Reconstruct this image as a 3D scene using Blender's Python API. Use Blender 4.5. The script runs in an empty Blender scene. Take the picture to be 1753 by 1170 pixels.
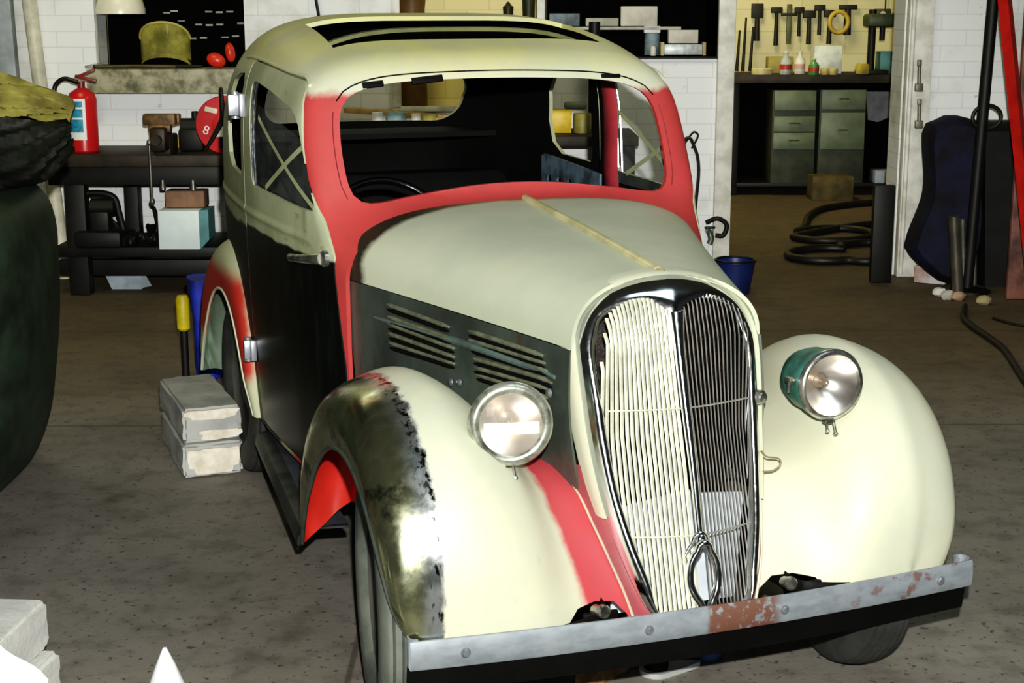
import bpy, bmesh, math, random
import numpy as np
from mathutils import Vector, Matrix
random.seed(7); RNG=np.random.RandomState(5)
scn=bpy.context.scene
COL=scn.collection
PI=math.pi
# ------------------------------------------------------------------ camera model (1753 x 1170)
IW,IH=1753,1170
CP=np.array([-1.5492,-3.2897,1.6550]); PSI,TH,RO,FPX=.3537,.2110,-.0016,2598.
def _rot(psi,th,ro):
    f=np.array([math.sin(psi)*math.cos(th),math.cos(psi)*math.cos(th),-math.sin(th)])
    r=np.array([math.cos(psi),-math.sin(psi),0.]); u=np.cross(r,f)
    c,s=math.cos(ro),math.sin(ro)
    return c*r+s*u,-s*r+c*u,f
CR,CU,CF=_rot(PSI,TH,RO)
FW=np.array([math.sin(PSI),math.cos(PSI),0]); RT=np.array([math.cos(PSI),-math.sin(PSI),0])
def ray(u,v): return CF+CR*((u-IW/2)/FPX)+CU*((IH/2-v)/FPX)
def onx(u,v,x): d=ray(u,v); return CP+d*((x-CP[0])/d[0])
def ony(u,v,y): d=ray(u,v); return CP+d*((y-CP[1])/d[1])
def onz(u,v,z): d=ray(u,v); return CP+d*((z-CP[2])/d[2])
def rm(P): q=np.asarray(P)-CP; return (float(q@RT),float(q@FW),float(P[2]))     # world -> room (right, depth, up)
def PD(u,v,D): d=ray(u,v); return rm(CP+d*(D/(d@FW)))                            # point at room depth D
def PZ(u,v,z=0.): return rm(onz(u,v,z))                                          # point at height z
def RW(p): return Vector((CP[0],CP[1],0))+Vector(RT)*p[0]+Vector(FW)*p[1]+Vector((0,0,p[2]))
# ------------------------------------------------------------------ small maths
def pchip(xk,yk):
    xk=np.asarray(xk,float); yk=np.asarray(yk,float); h=np.diff(xk); d=np.diff(yk)/h
    m=np.zeros(len(xk))
    for i in range(1,len(xk)-1):
        if d[i-1]*d[i]>0:
            w1=2*h[i]+h[i-1]; w2=h[i]+2*h[i-1]; m[i]=(w1+w2)/(w1/d[i-1]+w2/d[i])
    m[0]=d[0]; m[-1]=d[-1]
    def f(x):
        x=np.clip(np.asarray(x,float),xk[0],xk[-1]); i=np.clip(np.searchsorted(xk,x)-1,0,len(h)-1)
        t=(x-xk[i])/h[i]
        return ((1+2*t)*(1-t)**2*yk[i]+t*(1-t)**2*h[i]*m[i]+t*t*(3-2*t)*yk[i+1]+t*t*(t-1)*h[i]*m[i+1])
    return f
def catmull(P,n,closed=False):
    """Smooth curve through control points (k,3): n samples by parameter."""
    P=np.asarray(P,float); k=len(P); out=[]
    ch=np.linalg.norm(np.diff(np.vstack([P,P[:1]]) if closed else P,axis=0),axis=1)
    T=np.r_[0,np.cumsum(ch)]; ts=np.linspace(0,T[-1],n+1)[:-1] if closed else np.linspace(0,T[-1],n)
    for t in ts:
        i=min(max(np.searchsorted(T,t,side='right')-1,0),len(ch)-1); h=ch[i] or 1e-9; s=(t-T[i])/h
        g=lambda j: P[j%k] if closed else P[min(max(j,0),k-1)]
        c=lambda j: ch[j%len(ch)] if closed else ch[min(max(j,0),len(ch)-1)]
        p0,p1,p2,p3=g(i-1),g(i),g(i+1),g(i+2)
        m1=(p2-p0)/(c(i-1)+h)*h if (closed or i>0) else (p2-p1)
        m2=(p3-p1)/(h+c(i+1))*h if (closed or i<k-2) else (p2-p1)
        out.append((2*s**3-3*s*s+1)*p1+(s**3-2*s*s+s)*m1+(-2*s**3+3*s*s)*p2+(s**3-s*s)*m2)
    return np.array(out)
def smooth_poly(pts,n): 
    return catmull(np.c_[np.asarray(pts,float),np.zeros(len(pts))],n,True)[:,:2]
def rrect(w,h,r,n=6):
    out=[]
    for cx,cy,a in ((w/2-r,h/2-r,0),(-w/2+r,h/2-r,90),(-w/2+r,-h/2+r,180),(w/2-r,-h/2+r,270)):
        for i in range(n+1):
            t=math.radians(a+90*i/n); out.append((cx+r*math.cos(t),cy+r*math.sin(t)))
    return out
# ------------------------------------------------------------------ mesh builder
class MB:
    def __init__(s): s.v=[]; s.f=[]; s.m=[]
    def add(s,v,f,m=0):
        o=len(s.v); s.v+= [tuple(map(float,p)) for p in v]; s.f+=[tuple(i+o for i in q) for q in f]; s.m+=[m]*len(f); return s
    def box(s,c,d,rz=0,bev=0.,m=0,rot=None,taper=1.0,seg=2):
        bm=bmesh.new(); bmesh.ops.create_cube(bm,size=1.)
        for v in bm.verts:
            k=taper if v.co.z>0 else 1.0
            v.co=Vector((v.co.x*d[0]*k,v.co.y*d[1]*k,v.co.z*d[2]))
        if bev>0: bmesh.ops.bevel(bm,geom=bm.edges[:],offset=min(bev,min(d)*.45),segments=seg,affect='EDGES',profile=.5)
        R=rot if rot is not None else Matrix.Rotation(rz,3,'Z')
        vs=[R@v.co+Vector(c) for v in bm.verts]; bm.verts.index_update()
        s.add(vs,[[l.vert.index for l in f.loops] for f in bm.faces],m); bm.free(); return s
    def cyl(s,a,b,r0,r1=None,n=20,cap=True,m=0):
        r1=r0 if r1 is None else r1
        return s.lathe(a,Vector(b)-Vector(a),[(r0,0),(r1,(Vector(b)-Vector(a)).length)],n,cap,m)
    def lathe(s,o,d,prof,n=32,cap=True,m=0,sy=1.0):
        d=Vector(d).normalized(); q=Vector((0,0,1)).rotation_difference(d).to_matrix(); o=Vector(o)
        vs=[]; fs=[]
        for r,h in prof:
            for i in range(n):
                t=2*PI*i/n; vs.append(o+q@Vector((r*math.cos(t),r*math.sin(t)*sy,h)))
        for j in range(len(prof)-1):
            for i in range(n):
                k=(i+1)%n; fs.append((j*n+i,j*n+k,(j+1)*n+k,(j+1)*n+i))
        if cap:
            if prof[0][0]>1e-5: fs.append(tuple(range(n-1,-1,-1)))
            if prof[-1][0]>1e-5: fs.append(tuple(range((len(prof)-1)*n,len(prof)*n)))
        return s.add(vs,fs,m)
    def tube(s,pts,r,n=10,closed=False,smooth=0,m=0,flat=None):
        P=[Vector(p) for p in pts]
        if smooth: P=[Vector(p) for p in catmull(np.array([tuple(p) for p in P]),smooth,closed)]
        k=len(P); vs=[]; fs=[]; up=None
        rr=r if hasattr(r,'__len__') else [r]*k
        if len(rr)!=k: rr=np.interp(np.linspace(0,1,k),np.linspace(0,1,len(rr)),rr)
        for i in range(k):
            t=(P[(i+1)%k]-P[i-1]) if closed else (P[min(i+1,k-1)]-P[max(i-1,0)])
            if t.length<1e-9: t=Vector((0,0,1))
            t.normalize()
            if up is None:
                up=Vector((0,0,1)) if abs(t.z)<.9 else Vector((1,0,0))
            a=t.cross(up); 
            if a.length<1e-6: a=t.orthogonal()
            a.normalize(); b=a.cross(t); up=b if flat is None else up
            for j in range(n):
                th=2*PI*j/n
                ra,rb=(rr[i],rr[i]) if flat is None else (rr[i]*flat[0],rr[i]*flat[1])
                vs.append(P[i]+a*(ra*math.cos(th))+b*(rb*math.sin(th)))
        for i in range(k if closed else k-1):
            for j in range(n):
                q=(j+1)%n; i2=(i+1)%k; fs.append((i*n+j,i*n+q,i2*n+q,i2*n+j))
        if not closed: fs.append(tuple(range(n-1,-1,-1))); fs.append(tuple(range((k-1)*n,k*n)))
        return s.add(vs,fs,m)
    def grid(s,G,m=0,closed_u=False,closed_v=False):
        G=np.asarray(G,float); a,b=G.shape[:2]; fs=[]
        for i in range(a if closed_u else a-1):
            for j in range(b if closed_v else b-1):
                i2=(i+1)%a; j2=(j+1)%b; fs.append((i*b+j,i2*b+j,i2*b+j2,i*b+j2))
        return s.add(G.reshape(-1,3),fs,m)
    def prism(s,poly,o,ex,ey,ez,m=0):
        """polygon in (ex,ey) extruded by vector ez from origin o"""
        o,ex,ey,ez=map(Vector,(o,ex,ey,ez)); n=len(poly)
        vs=[o+ex*p[0]+ey*p[1] for p in poly]+[o+ex*p[0]+ey*p[1]+ez for p in poly]
        fs=[tuple(range(n-1,-1,-1)),tuple(range(n,2*n))]+[(i,(i+1)%n,n+(i+1)%n,n+i) for i in range(n)]
        return s.add(vs,fs,m)
    def ell(s,c,r,n=16,m=0,rot=None,jit=0.):
        vs=[];fs=[]; k=n//2
        for j in range(k+1):
            for i in range(n):
                a=PI*j/k-PI/2; t=2*PI*i/n
                p=Vector((r[0]*math.cos(a)*math.cos(t),r[1]*math.cos(a)*math.sin(t),r[2]*math.sin(a)))
                if jit: p*=1+jit*(random.random()-.5)
                if rot is not None: p=rot@p
                vs.append(p+Vector(c))
        for j in range(k):
            for i in range(n): q=(i+1)%n; fs.append((j*n+i,j*n+q,(j+1)*n+q,(j+1)*n+i))
        return s.add(vs,fs,m)
    def mesh(s,name='m'):
        me=bpy.data.meshes.new(name); me.from_pydata(s.v,[],s.f)
        if getattr(s,'raw',False): return me
        bm=bmesh.new(); bm.from_mesh(me)
        lay=[f.index for f in bm.faces]
        for f,mi in zip(bm.faces,s.m): f.material_index=mi
        bmesh.ops.remove_doubles(bm,verts=bm.verts,dist=1e-5)
        bmesh.ops.dissolve_degenerate(bm,edges=bm.edges,dist=1e-6)
        bmesh.ops.recalc_face_normals(bm,faces=bm.faces)
        bm.to_mesh(me); bm.free(); return me
    def build(s,name,mats,parent=None,ang=40,**k):
        return mk(name,s.mesh(name),mats,parent,ang,**k)
def mk(name,me,mats,parent=None,ang=40,loc=None):
    mats=mats if isinstance(mats,(list,tuple)) else [mats]
    mi=np.zeros(len(me.polygons),np.int32); me.polygons.foreach_get('material_index',mi)
    me.materials.clear()
    for x in mats: me.materials.append(x)
    me.polygons.foreach_set('material_index',np.minimum(mi,len(mats)-1).astype(np.int32))
    if ang: me.shade_smooth(); me.set_sharp_from_angle(angle=math.radians(ang))
    o=bpy.data.objects.new(name,me); COL.objects.link(o)
    if parent is not None: o.parent=parent
    if loc is not None: o.location=loc
    return o
def evaluated(o):
    dg=bpy.context.evaluated_depsgraph_get(); dg.update()
    me=bpy.data.meshes.new_from_object(o.evaluated_get(dg)); return me
def boolean(me,cutters,op='DIFFERENCE'):
    """me: mesh; cutters: list of MB -> mesh"""
    A=bpy.data.materials.get('slot_a') or bpy.data.materials.new('slot_a'); B=bpy.data.materials.get('slot_b') or bpy.data.materials.new('slot_b')
    for c in cutters:
        if len(me.materials)<2:
            mi=[p.material_index for p in me.polygons]; me.materials.clear(); me.materials.append(A); me.materials.append(B)
            for p,i in zip(me.polygons,mi): p.material_index=i
        a=bpy.data.objects.new('tmp_a',me); b=bpy.data.objects.new('tmp_b',c.mesh())
        COL.objects.link(a); COL.objects.link(b)
        md=a.modifiers.new('b','BOOLEAN'); md.operation=op; md.object=b; md.solver='MANIFOLD'
        me2=evaluated(a); bpy.data.objects.remove(a); bpy.data.objects.remove(b); me=me2
    return me
def shell(G,th,mb=None,outward=None):
    """closed thick shell from a grid G (a,b,3): outer skin material 0, inner skin 1"""
    G=np.asarray(G,float); du=np.gradient(G,axis=0); dv=np.gradient(G,axis=1); N=np.cross(du,dv)
    N/= (np.linalg.norm(N,axis=2,keepdims=True)+1e-12)
    if outward is not None:
        if ((G-np.asarray(outward))*N).sum()<0: N=-N
    I=G-N*th
    mb=mb or MB(); a,b=G.shape[:2]
    mb.grid(G,0); mb.grid(I,1)
    for s1,s2 in ((G[0],I[0]),(G[-1],I[-1]),(G[:,0],I[:,0]),(G[:,-1],I[:,-1])): mb.grid(np.stack([s1,s2]),0)
    return mb
# ------------------------------------------------------------------ tagging
def tag(o,label=None,cat=None,group=None,kind=None):
    if label: o['label']=label
    if cat: o['category']=cat
    if group: o['group']=group
    if kind: o['kind']=kind
    return o
def thing(name,label,cat,loc=(0,0,0),rz=0.,group=None):
    o=bpy.data.objects.new(name,None); COL.objects.link(o); o.location=loc; o.rotation_euler=(0,0,rz); o.empty_display_size=.1
    return tag(o,label,cat,group)
def rthing(name,label,cat,p,rz=0.,group=None):
    """thing standing in room coordinates (right, depth, up), its axes along the room's"""
    return thing(name,label,cat,RW(p),-PSI+rz,group)
def rsingle(name,mb,mat,p,label,cat,rz=0.,group=None,kind=None,ang=40):
    o=mb.build(name,mat,None,ang); o.location=RW(p); o.rotation_euler=(0,0,-PSI+rz)
    return tag(o,label,cat,group,kind)
# ------------------------------------------------------------------ materials
class NT:
    def __init__(s,name):
        s.m=bpy.data.materials.new(name); s.m.use_nodes=True; s.t=s.m.node_tree; s.t.nodes.clear()
        s.out=s.n('ShaderNodeOutputMaterial'); s.b=s.n('ShaderNodeBsdfPrincipled'); s.l(s.b.outputs[0],s.out.inputs[0])
        s._c=None
    def n(s,t,**k):
        x=s.t.nodes.new(t)
        for a,b in k.items(): setattr(x,a,b)
        return x
    def l(s,a,b): s.t.links.new(a,b)
    def co(s):
        if s._c is None: s._c=s.n('ShaderNodeTexCoord').outputs['Object']
        return s._c
    def xyz(s):
        x=s.n('ShaderNodeSeparateXYZ'); s.l(s.co(),x.inputs[0]); return x.outputs
    def noise(s,scale,detail=4,rough=.6,vec=None,stretch=None):
        x=s.n('ShaderNodeTexNoise'); x.inputs['Scale'].default_value=scale; x.inputs['Detail'].default_value=detail; x.inputs['Roughness'].default_value=rough
        v=vec or s.co()
        if stretch:
            mp=s.n('ShaderNodeMapping'); mp.inputs['Scale'].default_value=stretch; s.l(v,mp.inputs[0]); v=mp.outputs[0]
        s.l(v,x.inputs['Vector']); return x.outputs['Fac']
    def math(s,op,a,b=None,clamp=False):
        x=s.n('ShaderNodeMath',operation=op,use_clamp=clamp)
        for i,q in enumerate((a,b)):
            if q is None: continue
            if isinstance(q,(int,float)): x.inputs[i].default_value=q
            else: s.l(q,x.inputs[i])
        return x.outputs[0]
    def ramp(s,f,a,b,c0=0.,c1=1.):
        """smooth step of f from a to b"""
        x=s.n('ShaderNodeMapRange',interpolation_type='SMOOTHSTEP'); s.l(f,x.inputs[0])
        lo,hi=(a,b) if a<b else (b,a)
        x.inputs[1].default_value=lo; x.inputs[2].default_value=hi
        x.inputs[3].default_value=c0 if a<b else c1; x.inputs[4].default_value=c1 if a<b else c0
        return x.outputs[0]
    def mix(s,f,a,b,blend='MIX'):
        x=s.n('ShaderNodeMix',data_type='RGBA',blend_type=blend)
        if isinstance(f,(int,float)): x.inputs[0].default_value=f
        else: s.l(f,x.inputs[0])
        for i,q in ((6,a),(7,b)):
            if isinstance(q,(tuple,list)): x.inputs[i].default_value=(*q[:3],1)
            else: s.l(q,x.inputs[i])
        return x.outputs[2]
    def mixf(s,f,a,b):
        x=s.n('ShaderNodeMix',data_type='FLOAT'); s.l(f,x.inputs[0])
        for i,q in ((2,a),(3,b)):
            if isinstance(q,(int,float)): x.inputs[i].default_value=q
            else: s.l(q,x.inputs[i])
        return x.outputs[0]
    def set(s,k,v):
        i=s.b.inputs[k]
        if isinstance(v,(int,float)): i.default_value=v
        elif isinstance(v,(tuple,list)): i.default_value=(*v[:3],1)
        else: s.l(v,i)
    def bump(s,h,st=.2,dist=.01):
        x=s.n('ShaderNodeBump'); x.inputs['Strength'].default_value=st; x.inputs['Distance'].default_value=dist
        s.l(h,x.inputs['Height']); s.l(x.outputs[0],s.b.inputs['Normal'])
def M(name,col,rough=.6,metal=0.,var=.15,vs=6.,bump=0.,bs=60.,col2=None,emit=0.,spec=None,coat=0.):
    t=NT(name); f=t.noise(vs,5)
    c2=col2 or tuple(c*(1-var*2) for c in col); c1=tuple(min(1,c*(1+var)) for c in col) if col2 is None else col
    t.set('Base Color',t.mix(t.ramp(f,.35,.68),c1,c2))
    t.set('Roughness',rough); t.set('Metallic',metal)
    if bump: t.bump(t.noise(bs,4),bump,.004)
    if emit: t.set('Emission Color',col); t.set('Emission Strength',emit)
    if spec is not None: t.set('Specular IOR Level',spec)
    if coat: t.set('Coat Weight',coat)
    return t.m
FLASH=880; WORLD=.02; W1=26; W2=26; W3=55
# ================================================================== CAR MATERIALS
CREAM=(.72,.70,.50); CREAM2=(.62,.645,.48); REDP=(.54,.070,.068)
def paint_cream(t,sc=3.):
    a=t.mix(t.ramp(t.noise(sc,6),.35,.65),CREAM,CREAM2)
    return t.mix(t.ramp(t.noise(sc*6,4),.62,.75,0,.35),a,(.50,.52,.40))
def m_cream(name='cream_primer'):
    t=NT(name); t.set('Base Color',paint_cream(t)); t.set('Roughness',.55); t.bump(t.noise(40,5),.05,.003); return t.m
def m_body():
    t=NT('body_primer'); x,y,z=t.xyz()
    n=t.math('MULTIPLY',t.math('SUBTRACT',t.noise(9,4),.5),.06)
    zz=t.math('ADD',z,n)
    roofc=t.mix(t.ramp(t.noise(4,5),.4,.62),(.68,.66,.27),(.58,.585,.31))
    cr=t.mix(t.ramp(z,1.45,1.56),paint_cream(t),roofc)
    side=t.mix(t.ramp(t.noise(7,5),.35,.65),(.42,.46,.29),(.36,.38,.22))
    ax=t.math('ABSOLUTE',x)
    cr=t.mix(t.math('MULTIPLY',t.ramp(y,1.15,1.3),t.ramp(z,1.50,1.44)),cr,side)
    red=t.math('MULTIPLY',t.ramp(zz,1.452,1.425),t.ramp(y,1.32,1.22))
    c=t.mix(red,cr,t.mix(t.ramp(t.noise(14,4),.4,.7),REDP,(.47,.068,.064)))
    dark=t.math('MULTIPLY',t.ramp(zz,.985,.965),t.ramp(y,1.4,1.45))
    c=t.mix(dark,c,(.012,.014,.012))
    t.set('Base Color',c); t.set('Roughness',.5); t.bump(t.noise(30,4),.04,.003)
    return t.m
def m_door():
    t=NT('door_primer_and_steel'); x,y,z=t.xyz()
    zz=t.math('ADD',z,t.math('MULTIPLY',t.math('SUBTRACT',t.noise(6,4),.5),.03))
    c=t.mix(t.ramp(t.noise(5,5),.35,.65),(.52,.56,.37),(.40,.43,.27))
    c=t.mix(t.ramp(t.noise(11,5,stretch=(1,1,3)),.6,.72,0,.6),c,(.24,.24,.14))
    steel=t.ramp(zz,.995,.985)
    st=t.mix(t.ramp(t.noise(5,5,stretch=(1,3,.6)),.45,.75),(.010,.011,.010),(.030,.035,.030))
    t.set('Base Color',t.mix(steel,c,st)); t.set('Roughness',t.mixf(steel,.55,.34)); t.set('Metallic',t.mixf(steel,0.,.35))
    return t.m
def m_fender(side):
    """side -1: worn one with bare steel crown and red catwalk; +1 cream"""
    t=NT('fender_worn' if side<0 else 'fender_cream'); x,y,z=t.xyz(); ax=t.math('ABSOLUTE',x)
    if side>0:
        t.set('Base Color',paint_cream(t)); t.set('Roughness',.5); t.bump(t.noise(30,5),.05,.003); return t.m
    n1=t.math('MULTIPLY',t.math('SUBTRACT',t.noise(10,5),.5),.05)
    n2=t.math('MULTIPLY',t.math('SUBTRACT',t.noise(40,5,stretch=(1,1,.4)),.5),.035)
    cr=paint_cream(t)
    # red zone: inner catwalk, boundary runs outward as the panel falls
    rb=t.math('ADD',t.math('ADD',t.math('MULTIPLY',t.math('SUBTRACT',z,.55),.22),.325),n1)
    red=t.math('MULTIPLY',t.ramp(t.math('SUBTRACT',ax,rb),.014,-.014),t.ramp(z,.80,.70))
    c=t.mix(red,cr,t.mix(t.ramp(t.noise(6,4),.4,.7),(.58,.075,.085),(.52,.075,.085)))
    sb=t.math('ADD',t.math('ADD',.630,t.math('MULTIPLY',n1,.6)),n2)
    steel=t.ramp(t.math('SUBTRACT',ax,sb),-.006,.008)
    sc=t.mix(t.ramp(t.noise(5,6,stretch=(1,1,.5)),.35,.7),(.46,.47,.30),(.17,.20,.16))  # gold-green and brown tints stand for reflections, put into the steel colour
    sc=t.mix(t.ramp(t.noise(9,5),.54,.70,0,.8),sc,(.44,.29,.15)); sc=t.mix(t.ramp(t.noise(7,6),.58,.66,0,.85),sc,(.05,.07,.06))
    sc=t.mix(t.ramp(t.math('SUBTRACT',ax,t.math('ADD',.68,n1)),-.03,.012,.8,0),sc,(.70,.74,.76))  # pale band by the paint edge: a highlight put into the colour
    edge=t.math('MULTIPLY',t.ramp(t.math('SUBTRACT',ax,sb),.045,.008),t.ramp(t.noise(70,4,stretch=(1,1,.35)),.52,.60))
    sc=t.mix(edge,sc,(.02,.022,.02))
    t.set('Base Color',t.mix(steel,c,sc)); t.set('Metallic',t.mixf(steel,0.,.93))
    t.set('Roughness',t.mixf(steel,.5,t.mixf(t.ramp(t.noise(16,5),.35,.7),.17,.34)))
    t.bump(t.noise(26,5),.06,.004)
    return t.m
def m_rear_fender():
    t=NT('rear_fender_primer'); x,y,z=t.xyz(); ax=t.math('ABSOLUTE',x)
    n1=t.math('MULTIPLY',t.math('SUBTRACT',t.noise(9,5),.5),.05)
    e=t.math('ADD',t.math('SUBTRACT',ax,.625),n1)
    red=t.math('MULTIPLY',t.ramp(e,-.012,.018),t.math('MULTIPLY',t.ramp(z,.40,.47),t.ramp(z,.80,.73)))
    c=t.mix(red,(.50,.52,.33),(.50,.05,.035)); t.set('Base Color',c); t.set('Roughness',.5); return t.m
def m_bonnet():
    t=NT('bonnet_primer'); x,y,z=t.xyz(); ax=t.math('ABSOLUTE',x)
    n1=t.math('MULTIPLY',t.math('SUBTRACT',t.noise(12,5),.5),.05)
    c=t.mix(t.ramp(t.noise(3.5,6),.35,.65),(.58,.61,.44),(.50,.545,.40))
    c=t.mix(t.ramp(t.noise(90,3),.76,.80,0,.5),c,(.25,.24,.17))
    # bare rubbed band along the rear edge, widest on the driver's side
    wdt=t.math('ADD',t.math('MULTIPLY',t.ramp(x,-.05,-.50),.065),t.math('ADD',.016,n1))
    ye=t.math('SUBTRACT',.795,t.math('MULTIPLY',t.math('POWER',t.math('DIVIDE',ax,.54),3.),.030))
    band=t.ramp(t.math('SUBTRACT',t.math('ADD',y,wdt),ye),-.012,.022)
    band=t.math('MULTIPLY',band,t.ramp(x,.5,-.1,.55,1.))
    c=t.mix(band,c,t.mix(t.ramp(x,.0,-.40),(.33,.27,.13),(.035,.035,.022)))
    t.set('Base Color',c); t.set('Roughness',.5); t.bump(t.noise(30,5),.04,.003); return t.m
def m_steel_panel():
    t=NT('bare_steel_panel'); x,y,z=t.xyz()
    c=t.mix(t.ramp(t.noise(6,6,stretch=(1,1,.5)),.35,.68),(.15,.185,.16),(.085,.10,.088))
    c=t.mix(t.ramp(t.noise(12,5,stretch=(1,1,.25)),.62,.74,0,.7),c,(.13,.075,.04))
    t.set('Base Color',c); t.set('Metallic',.55); t.set('Roughness',.42); t.bump(t.noise(50,4),.05,.002); return t.m
def m_bumper():
    t=NT('bumper_grey'); x,y,z=t.xyz()
    c=t.mix(t.ramp(t.noise(16,6,stretch=(1,1,2)),.35,.68),(.31,.345,.37),(.215,.245,.27))
    rust=t.math('MULTIPLY',t.math('MULTIPLY',t.ramp(x,-.035,-.02),t.ramp(x,.17,.13)),t.ramp(t.noise(60,5),.36,.50))
    r2=t.math('MULTIPLY',t.ramp(x,.2,.5,0,.8),t.ramp(t.noise(22,6),.56,.64))
    c=t.mix(t.math('MAXIMUM',rust,r2),c,(.19,.095,.07))
    t.set('Base Color',c); t.set('Roughness',.5); t.set('Metallic',.25); return t.m
def m_chrome(): 
    t=NT('chrome'); t.set('Base Color',(.80,.82,.84)); t.set('Metallic',1.); t.set('Roughness',t.mixf(t.ramp(t.noise(60,4),.4,.75),.12,.20)); return t.m
MB_body=m_body(); MC=m_cream(); M_ch=m_chrome(); M_steel=m_steel_panel()
M_in=M('dark_interior',(.006,.006,.006),.7,var=.1,spec=.2); M_blk=M('black_enamel',(.008,.008,.009),.35,var=.1)
M_red=M('red_primer',REDP,.5,var=.1); M_redin=M('red_arch_lining',(.52,.028,.018),.45,var=.08)
M_maroon=M('dull_red_nose',(.34,.075,.085),.5,var=.12)
M_rub=M('tyre_rubber',(.050,.052,.048),.8,var=.25,vs=10,col2=(.028,.028,.026),bump=.2)
M_rubl=M('pale_tyre_rubber',(.15,.165,.14),.85,var=.2,vs=8,col2=(.08,.09,.078),bump=.2)  # lighter grey-green rubber, for the driver side front tyre
M_rim=M('wheel_rim_grey',(.10,.10,.09),.55,.4)
M_glass=None
def m_glass(name='dusty_glass',a=.16,col=(.35,.40,.36)):
    t=NT(name); g=t.n('ShaderNodeBsdfTransparent'); mx=t.n('ShaderNodeMixShader'); gl=t.n('ShaderNodeBsdfGlossy'); gl.inputs['Roughness'].default_value=.03
    t.set('Base Color',col); t.set('Roughness',.7)
    m2=t.n('ShaderNodeMixShader'); m2.inputs[0].default_value=.05
    t.l(g.outputs[0],m2.inputs[1]); t.l(gl.outputs[0],m2.inputs[2])
    f=t.ramp(t.noise(7,5),.3,.75,a*.5,a*1.5); t.l(f,mx.inputs[0]); t.l(m2.outputs[0],mx.inputs[1]); t.l(t.b.outputs[0],mx.inputs[2]); t.l(mx.outputs[0],t.out.inputs[0]); return t.m
M_glass=m_glass(); M_tape=M('pale_tape',(.50,.54,.32),.7,var=.08); M_tapew=M('white_tape',(.85,.80,.62),.6,var=.05)
M_alum=M('bright_bracket',(.42,.45,.49),.35,.6,var=.1); M_oldch=M('old_plating',(.42,.42,.38),.3,.9,var=.3,vs=20)
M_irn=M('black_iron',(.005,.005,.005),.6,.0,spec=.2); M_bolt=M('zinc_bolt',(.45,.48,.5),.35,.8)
M_teal=M('teal_lamp_shell',(.09,.23,.19),.4,.2,var=.25,vs=14); M_shellc=M('worn_lamp_shell',(.40,.43,.34),.4,.35,var=.25,vs=14)
M_louv=M('louvre_lit_steel',(.26,.28,.20),.40,.5,var=.15,vs=30)  # lighter than the panel, paints the light on the louvre edges
M_wire=M('brown_wire',(.25,.18,.09),.5)
# ================================================================== THE CAR
car=thing('vintage_car','vintage saloon car in cream and red primer with bare black door and chrome grille','car')
# ---- cab surface
ZT=pchip([.66,.72,.78,.82,.85,.862,1.02,1.04,1.075,1.15,1.30,1.55,1.80,2.0,2.2,2.4,2.6,2.78,2.92,3.03,3.10,3.13],
         [1.09,1.112,1.130,1.140,1.148,1.162,1.478,1.515,1.545,1.572,1.612,1.650,1.668,1.664,1.640,1.595,1.525,1.42,1.29,1.12,.92,.75])
WB=pchip([.66,.72,.78,.85,.95,1.2,1.6,2.0,2.4,2.7,2.9,3.03,3.10,3.13],[.525,.545,.570,.590,.608,.632,.645,.628,.592,.53,.45,.34,.21,.08])
ZBF=pchip([.66,.75,.9,1.05,2.4,2.8,3.0,3.13],[.91,.935,1.02,1.06,1.06,1.0,.85,.6])
NE=pchip([.66,.80,.86,.92,1.0,1.08,1.2,1.6,2.3,2.7,3.1],[2.5,2.8,4.2,6.0,5.8,5.2,4.9,4.6,4.0,3.0,2.2])
def side_x(y,z):
    """half width of the cab at (y,z)"""
    y=float(y); wb=float(WB(y)); zb=float(ZBF(y)); zt=float(ZT(y)); n=float(NE(y))
    if z<=zb:
        x=wb*(1-.055*((zb-z)/.78)**2)
    else:
        q=min((z-zb)/max(zt-zb,1e-4),1.); x=wb*max(1-q**n,0.)**(1/n)
    if y>.9: x+=.007*math.exp(-((z-1.035)/.010)**2)+.005*math.exp(-((z-1.075)/.012)**2)
    return x
def body_section(y,na=30,nl=26):
    wb=float(WB(y)); zb=float(ZBF(y)); zt=float(ZT(y)); n=float(NE(y)); P=[]
    zs=np.r_[np.linspace(.30,.95,8)[:-1],np.linspace(.95,1.10,22)]
    zs=zs[zs<zb-1e-3] if zb>.32 else np.array([.3])
    zl=list(zs)+[zb]
    # keep a constant count
    zl=np.interp(np.linspace(0,1,nl),np.linspace(0,1,len(zl)),zl)
    for z in zl: P.append((side_x(y,min(z,zb)),z))
    for i in range(1,na+1):
        a=PI/2*i/na; c,s=math.cos(a),math.sin(a)
        z=zb+(zt-zb)*max(s,1e-9)**(2/n); x=wb*max(c,0)**(2/n)
        if y>.9: x+=(.007*math.exp(-((z-1.035)/.010)**2)+.005*math.exp(-((z-1.075)/.012)**2))*(c>.5)
        P.append((x,z))
    return P
def body_stations():
    ys=np.linspace(.735,3.13,1200); zt=ZT(ys); s=np.r_[0,np.cumsum(np.hypot(np.diff(ys),np.diff(zt)))]
    return np.interp(np.linspace(0,s[-1],92),s,ys)
BG=[]
for y in body_stations():
    h=body_section(y); row=[(-x,y,z) for x,z in h]+[(x,y,z) for x,z in h[::-1][1:]]
    BG.append(row)
BG=np.array(BG)
def on_side(u,v,off=0.):
    x=-.62
    for _ in range(25):
        p=onx(u,v,x-off); x=.5*x-.5*side_x(min(max(p[1],.67),3.1),min(p[2],float(ZT(p[1]))-.004))
    return onx(u,v,x-off)
def prism_y(poly,y0,y1): return MB().prism(poly,(0,y0,0),(1,0,0),(0,0,1),(0,y1-y0,0))
def prism_x(poly,x0,x1): return MB().prism(poly,(x0,0,0),(0,1,0),(0,0,1),(x1-x0,0,0))
def prism_z(poly,z0,z1): return MB().prism(poly,(0,0,z0),(1,0,0),(0,1,0),(0,0,z1-z0))
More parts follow.
